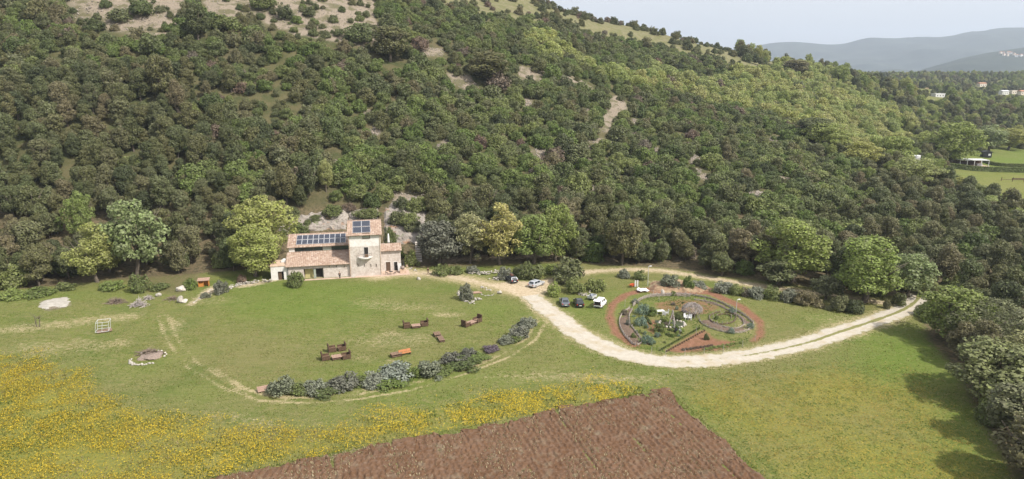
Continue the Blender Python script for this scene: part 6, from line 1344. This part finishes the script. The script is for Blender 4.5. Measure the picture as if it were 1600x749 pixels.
# sheet, red thing, upright panels by the lamp post
p = at(1004, 456); X, Y = np.meshgrid(np.linspace(-1.7, 1.7, 22), np.linspace(-1.3, 1.3, 18)); Zs = .75 + .3 * (fbm(X, Y, 4, 3) - .5) * 2 - .28 * np.maximum(np.abs(X / 1.7), np.abs(Y / 1.3)) ** 4
o = link(bpy.data.objects.new('white_sheet', gridmesh('white_sheet', X, Y, Zs, M['cloth']))); o.location = p; o.scale = (.68, .72, .9); o.rotation_euler.z = .25; tag(o, 'white sheet spread over a low stack near the lamp post', 'sheet'); sm = o.modifiers.new('thick', 'SOLIDIFY'); sm.thickness = .05
m = MB()
for i in range(3): m.box((0, 0, .15 + .2 * i), (2.6 - .1 * i, 2.0, .17), .25 + .03 * i)
o = m.build('board_stack', M['wood']); o.location = p; o.scale = (.66, .66, .9); tag(o, 'stack of boards under the white sheet', 'boards')
e = thing_at('wheelbarrow', at(988, 449), .8, 'orange red wheelbarrow on the grass by the white panels', 'wheelbarrow'); MB().add([(-.7, -.4, .75), (.6, -.4, .75), (.6, .4, .75), (-.7, .4, .75), (-.4, -.25, .35), (.3, -.22, .35), (.3, .22, .35), (-.4, .25, .35)], [(4, 5, 6, 7), (0, 1, 5, 4), (1, 2, 6, 5), (2, 3, 7, 6), (3, 0, 4, 7)]).build('tray', M['red'], e)
MB().prism([(.75 + .22 * math.cos(k * .524), .22 + .22 * math.sin(k * .524)) for k in range(12)], -.05, .05).build('wheel', M['black'], e)
for y in (-1, 1): MB().tube([(.75, y * .08, .22), (-.2, y * .25, .38), (-1.2, y * .32, .72)], .03, 5).tube([(-.5, y * .28, 0), (-.5, y * .28, .45)], .025, 5).build('handle', M['red'], e)
for i, (px, lb) in enumerate(((992.5, 'thin white upright board next to the wheelbarrow'), (996, 'thin white upright board closest to the white sheet'))):
    o = MB().box((0, 0, .85), (.3, .06, 1.5), tilt=('X', .06)).build('white_board', M['white']); o.location = at(px, 449); tag(o, lb, 'board', 'white boards')
# poles
def lamp_post(px, py, top, label, lamp=True):
    p = at(px, py); H_ = (py - top) / ppm(p) / .97; e = thing_at('lamp_post', p, .3, label, 'lamp post'); MB().tube([(0, 0, 0), (0, 0, H_)], [.07, .045], 7).build('pole', M['pale_iron'], e)
    if lamp: MB().tube([(0, 0, H_ - .1), (.35, 0, H_)], .03, 5).build('arm', M['pale_iron'], e); MB().box((.5, 0, H_), (.5, .28, .1)).build('lamp_head', M['white'], e)
    return e
lamp_post(1012, 447, 416, 'tall pale lamp post beside the white sheet'); lamp_post(1150, 489, 468, 'pale pole with white lamp head at the far ring')
r = random.Random(12)
for i, (px, py, h_) in enumerate(((983, 510, 18), (998, 536, 14), (1030, 470, 10), (1021, 464, 11), (1090, 497, 12), (1120, 512, 11), (1128, 518, 10), (1088, 522, 12), (1072, 466, 10), (1102, 470, 9), (1120, 476, 10), (1155, 500, 11), (1165, 512, 11), (1148, 514, 9), (976, 480, 12), (1115, 498, 9))):
    p = at(px, py); H_ = h_ / ppm(p); o = MB().tube([(0, 0, -.1), (r.uniform(-.1, .1), r.uniform(-.1, .1), H_)], [.045, .03], 5).build('garden_stake', M['twigw']); o.location = p
    tag(o, 'thin pale stake %s' % ['in the crescent bed', 'at the tip of the crescent bed', 'by the back woven fence', 'at the start of the back fence', 'beside the vine arbour', 'inside the ring near the pond side', 'on the near edge of the ring bed', 'in the grass below the arbour', 'behind the vine arbour', 'behind the long curved bed', 'midway along the long curved bed', 'at the far end of the curved bed', 'at the road end of the ring bed', 'between spiral and ring bed', 'at the top of the crescent bed', 'in the middle of the spiral'][i], 'stake', 'garden stakes')
m = MB(); m.rock((0, 0, .6), (.9, .7, 1.7), 31); o = m.build('standing_stone', M['rock']); o.location = at(1035, 461); tag(o, 'upright grey stone in front of the earth mound', 'stone')
# rows of young plants along the diagonal bed
def row_plants(a, b, n, label, key='fresh', w=4.5, h=4):
    for i in range(n):
        f = (i + .5) / n; x, y = a[0] + (b[0] - a[0]) * f, a[1] + (b[1] - a[1]) * f; plant('seedling', key, x, y, y - h, w, label, 'plant', 'seedlings in rows', parts=False, j=i, room=False)
row_plants((1030, 549), (1094, 513), 22, 'young seedling in the row along the diagonal bed', 'herb', 3.8, 3.5); row_plants((1040, 551), (1102, 517), 18, 'young seedling in the second diagonal row', 'sere', 3.2, 2.5)
row_plants((1003, 498), (1012, 514), 8, 'bean seedling in the patch beside the inner woven fence', 'bluish', 6, 5); row_plants((1009, 496), (1018, 508), 7, 'bean seedling in the second patch row', 'herb', 5, 4)
row_plants((1065, 548), (1115, 541), 9, 'dry weed clump on the red soil', 'sere', 7, 4); row_plants((1100, 547), (1160, 536), 9, 'weed clump at the road side of the garden', 'fresh', 8, 4)
# wire fence round the garden foot
e = thing_at('garden_fence', at(1030, 553), 0, 'thin wire fence on stakes along the road side of the garden', 'fence'); L = ats([(1018, 553), (1040, 556), (1070, 556), (1100, 554), (1130, 550), (1160, 543), (1180, 534)]); b0 = at(1030, 553); m = MB()
for i, (x, y) in enumerate(L):
    MB().tube([(x - b0.x, y - b0.y, -.1), (x - b0.x, y - b0.y, 1.25)], .035, 5).build('stake', M['twigw'], e)
for zz in (.4, .8, 1.2): m.tube([(x - b0.x, y - b0.y, zz) for x, y in L], .01, 3)
m.build('wire', M['iron'], e)

# ------------------------------------------------------------------ far right: pavilion, hedges, houses
pv = at(1516, 259); a0 = heading((1495, 258), (1538, 262)); q = ppm(pv)
e = thing_at('open_pavilion', pv, a0, 'white flat roofed open pavilion inside the clipped hedge', 'pavilion'); w = 21 / q * 1.04; d = 3.4
MB().box((0, 0, 3.05), (2 * w, 2 * d, .22)).build('roof', M['white'], e)
for i in range(5):
    for y in (-1, 1): MB().box((-w + .2 + (2 * w - .4) * i / 4, y * (d - .2), 1.47), (.2, .2, 2.94)).build('post', M['white'], e)
MB().box((0, d - .35, 1.4), (2 * w - .6, .15, 2.7)).build('back_wall', M['woodd'], e); MB().box((w * .55, -.5, .6), (2.6, 1.4, 1.2)).build('counter', M['alu'], e); MB().box((0, 0, .05), (2 * w + .6, 2 * d + .6, .18)).build('floor', M['paving'], e)
e = thing_at('dark_shed', at(1540, 246), a0, 'small black shed beyond the pavilion', 'shed'); MB().box((0, 0, 1.4), (4.2, 3, 2.8)).build('wall', M['black'], e); MB().prism([(-2.4, 2.8), (2.4, 2.8), (2.3, 3.1), (0, 3.6), (-2.3, 3.1)], -1.7, 1.7).build('roof', M['iron'], e); MB().box((.9, -1.53, 1.5), (1.2, .06, 1.0)).build('window', M['alu'], e)
def clipped_hedge(line, h_, w_, label):
    Q = resample(ats(line), 1.0); r = np.random.default_rng(6); P = []
    T_ = np.gradient(Q, axis=0); T_ /= np.linalg.norm(T_, axis=1)[:, None]; n = len(Q) * 130; i = r.integers(0, len(Q) - 1, n); f = r.random(n)
    c = Q[i] * (1 - f[:, None]) + Q[i + 1] * f[:, None]; N_ = np.stack([-T_[i, 1], T_[i, 0]], 1); side = r.random(n); u = r.uniform(-1, 1, n); zz = r.random(n) * h_
    off = np.where(side < .4, u * w_ / 2, np.sign(u) * w_ / 2); zz = np.where(side < .4, h_, zz); X = c[:, 0] + N_[:, 0] * off; Y = c[:, 1] + N_[:, 1] * off; Z = height(X, Y) + zz
    nn = np.where((side < .4)[:, None], np.array([0, 0, 1.]), np.c_[N_ * np.sign(u)[:, None], np.zeros(n)]) + r.normal(size=(n, 3)) * .4; nn /= np.linalg.norm(nn, axis=1)[:, None]
    T2 = np.cross(nn, r.normal(size=(n, 3))); T2 /= np.linalg.norm(T2, axis=1)[:, None]; B = np.cross(nn, T2); C = np.stack([X, Y, Z], -1); s = .3
    V = np.stack([C + T2 * s, C + B * s, C - T2 * s, C - B * s], 1).reshape(-1, 3); o = link(bpy.data.objects.new('clipped_hedge', npmesh('clipped_hedge', V, np.arange(4 * n).reshape(n, 4), LM['green'], {'lf': ('FACE', np.clip(.45 + .2 * r.normal(size=n), 0, 1))}))); tag(o, label, 'hedge')
clipped_hedge([(1474, 261), (1495, 264), (1520, 267), (1560, 269), (1600, 270), (1700, 272)], 2.2, 1.6, 'long clipped hedge in front of the open pavilion'); clipped_hedge([(1535, 253), (1555, 259), (1580, 261), (1640, 262)], 1.5, 1.4, 'second clipped hedge running behind the pavilion lawn')
e = thing_at('paddock_rail', at(1582, 284), a0, 'dark rails and posts standing in the paddock', 'fence')
for i in range(3): MB().box((-4.6 + 4.6 * i, 0, .9), (.18, .18, 1.8), tilt=('Y', .12)).build('post', M['woodd'], e)
MB().box((0, 0, .9), (9.2, .1, .12)).build('rail', M['woodd'], e); MB().box((9, 6, .35), (11, .5, .5)).build('beam', M['woodd'], e)
def villa(px, py, wpx, hm, label, wall, roofm, flat=False, rz=.2, cat='house'):
    p = at(px, py); w = wpx / ppm(p); dd_ = w * .6; e = thing_at('house', p, rz, label, cat); MB().box((0, 0, hm / 2 - 1), (w, dd_, hm + 2)).build('wall', wall, e)
    if flat: MB().box((0, 0, hm + .2), (w * 1.06, dd_ * 1.06, .4)).build('roof', roofm, e)
    else: MB().prism([(-dd_ * .58, hm - .05), (dd_ * .58, hm - .05), (0, hm + dd_ * .22)], -w * .54, w * .54, ax='x').build('roof', roofm, e)
    for i in range(3): f = MB().box((-w * .3 + w * .3 * i, -dd_ / 2 - .02, hm * .45), (w * .1, .1, hm * .3)).build('window', M['glass'], e)
    return e
PLA = plain('pale_plaster', (.62, .56, .48), .8, .1, .3); PLO = plain('orange_plaster', (.38, .26, .18), .8, .1, .3); RFT = plain('tiled_roof', (.36, .19, .12), .8, .2, .8)
VIL = [(1447, 139, 12, 4.5, 'orange house with a red roof on the far wooded plateau', PLO, RFT, False), (1465, 152, 17, 3.6, 'low white flat roofed house among the far trees', M['white'], M['white'], True), (1533, 136, 12, 5, 'pale tiled house at the far tree line', PLA, RFT, False), (1568, 148, 12, 4, 'white gabled house in the far hamlet', M['white'], M['alu'], False), (1583, 147, 13, 4, 'long pale house in the far hamlet', PLA, PLA, True), (1597, 148, 13, 4, 'pale house at the picture edge of the far hamlet', PLA, RFT, False)]
for v in VIL: villa(*v)
ROOMV = [at(v[0], v[1]) for v in VIL]
e = thing_at('white_tank', at(1427, 262), .3, 'white rounded tank gleaming between the valley trees', 'tank'); MB().prism([(2.2 * math.cos(i * .393), 2.2 * math.sin(i * .393)) for i in range(16)], 0, 5, ax='z').build('shell', M['alu'], e, bevel=.2); MB().prism([(2.25 * math.cos(i * .393), 2.25 * math.sin(i * .393)) for i in range(16)], 5.003, 5.3, ax='z').build('lid', M['white'], e)
# hill village far away
hills = bpy.data.objects['hill']; r = random.Random(9); hv = np.array([v.co for v in hills.data.vertices]); hp = proj(hv[:, 0], hv[:, 1], hv[:, 2])
for i, (px, py) in enumerate(((1562, 84), (1568, 85), (1574, 84), (1580, 86), (1586, 86), (1592, 88), (1577, 89), (1588, 90), (1565, 88))):
    j = int(np.argmin((hp[0] - px) ** 2 + (hp[1] - py) ** 2 + (hv[:, 1] > 3620) * 1e6)); b = Vector(hv[j]); s = r.uniform(8, 15)
    e = thing_at('house', b + Vector((r.uniform(-8, 8), r.uniform(-8, 8), -1)), r.uniform(-.5, .5), 'tiny pale house of the hilltop village', 'house', 'hilltop village houses'); MB().box((0, 0, 4), (s, 9, 10)).build('wall', M['white'] if i % 2 else PLA, e); MB().prism([(-5, 8.95), (5, 8.95), (0, 11.5)], -s * .53, s * .53, ax='x').build('roof', RFT, e)
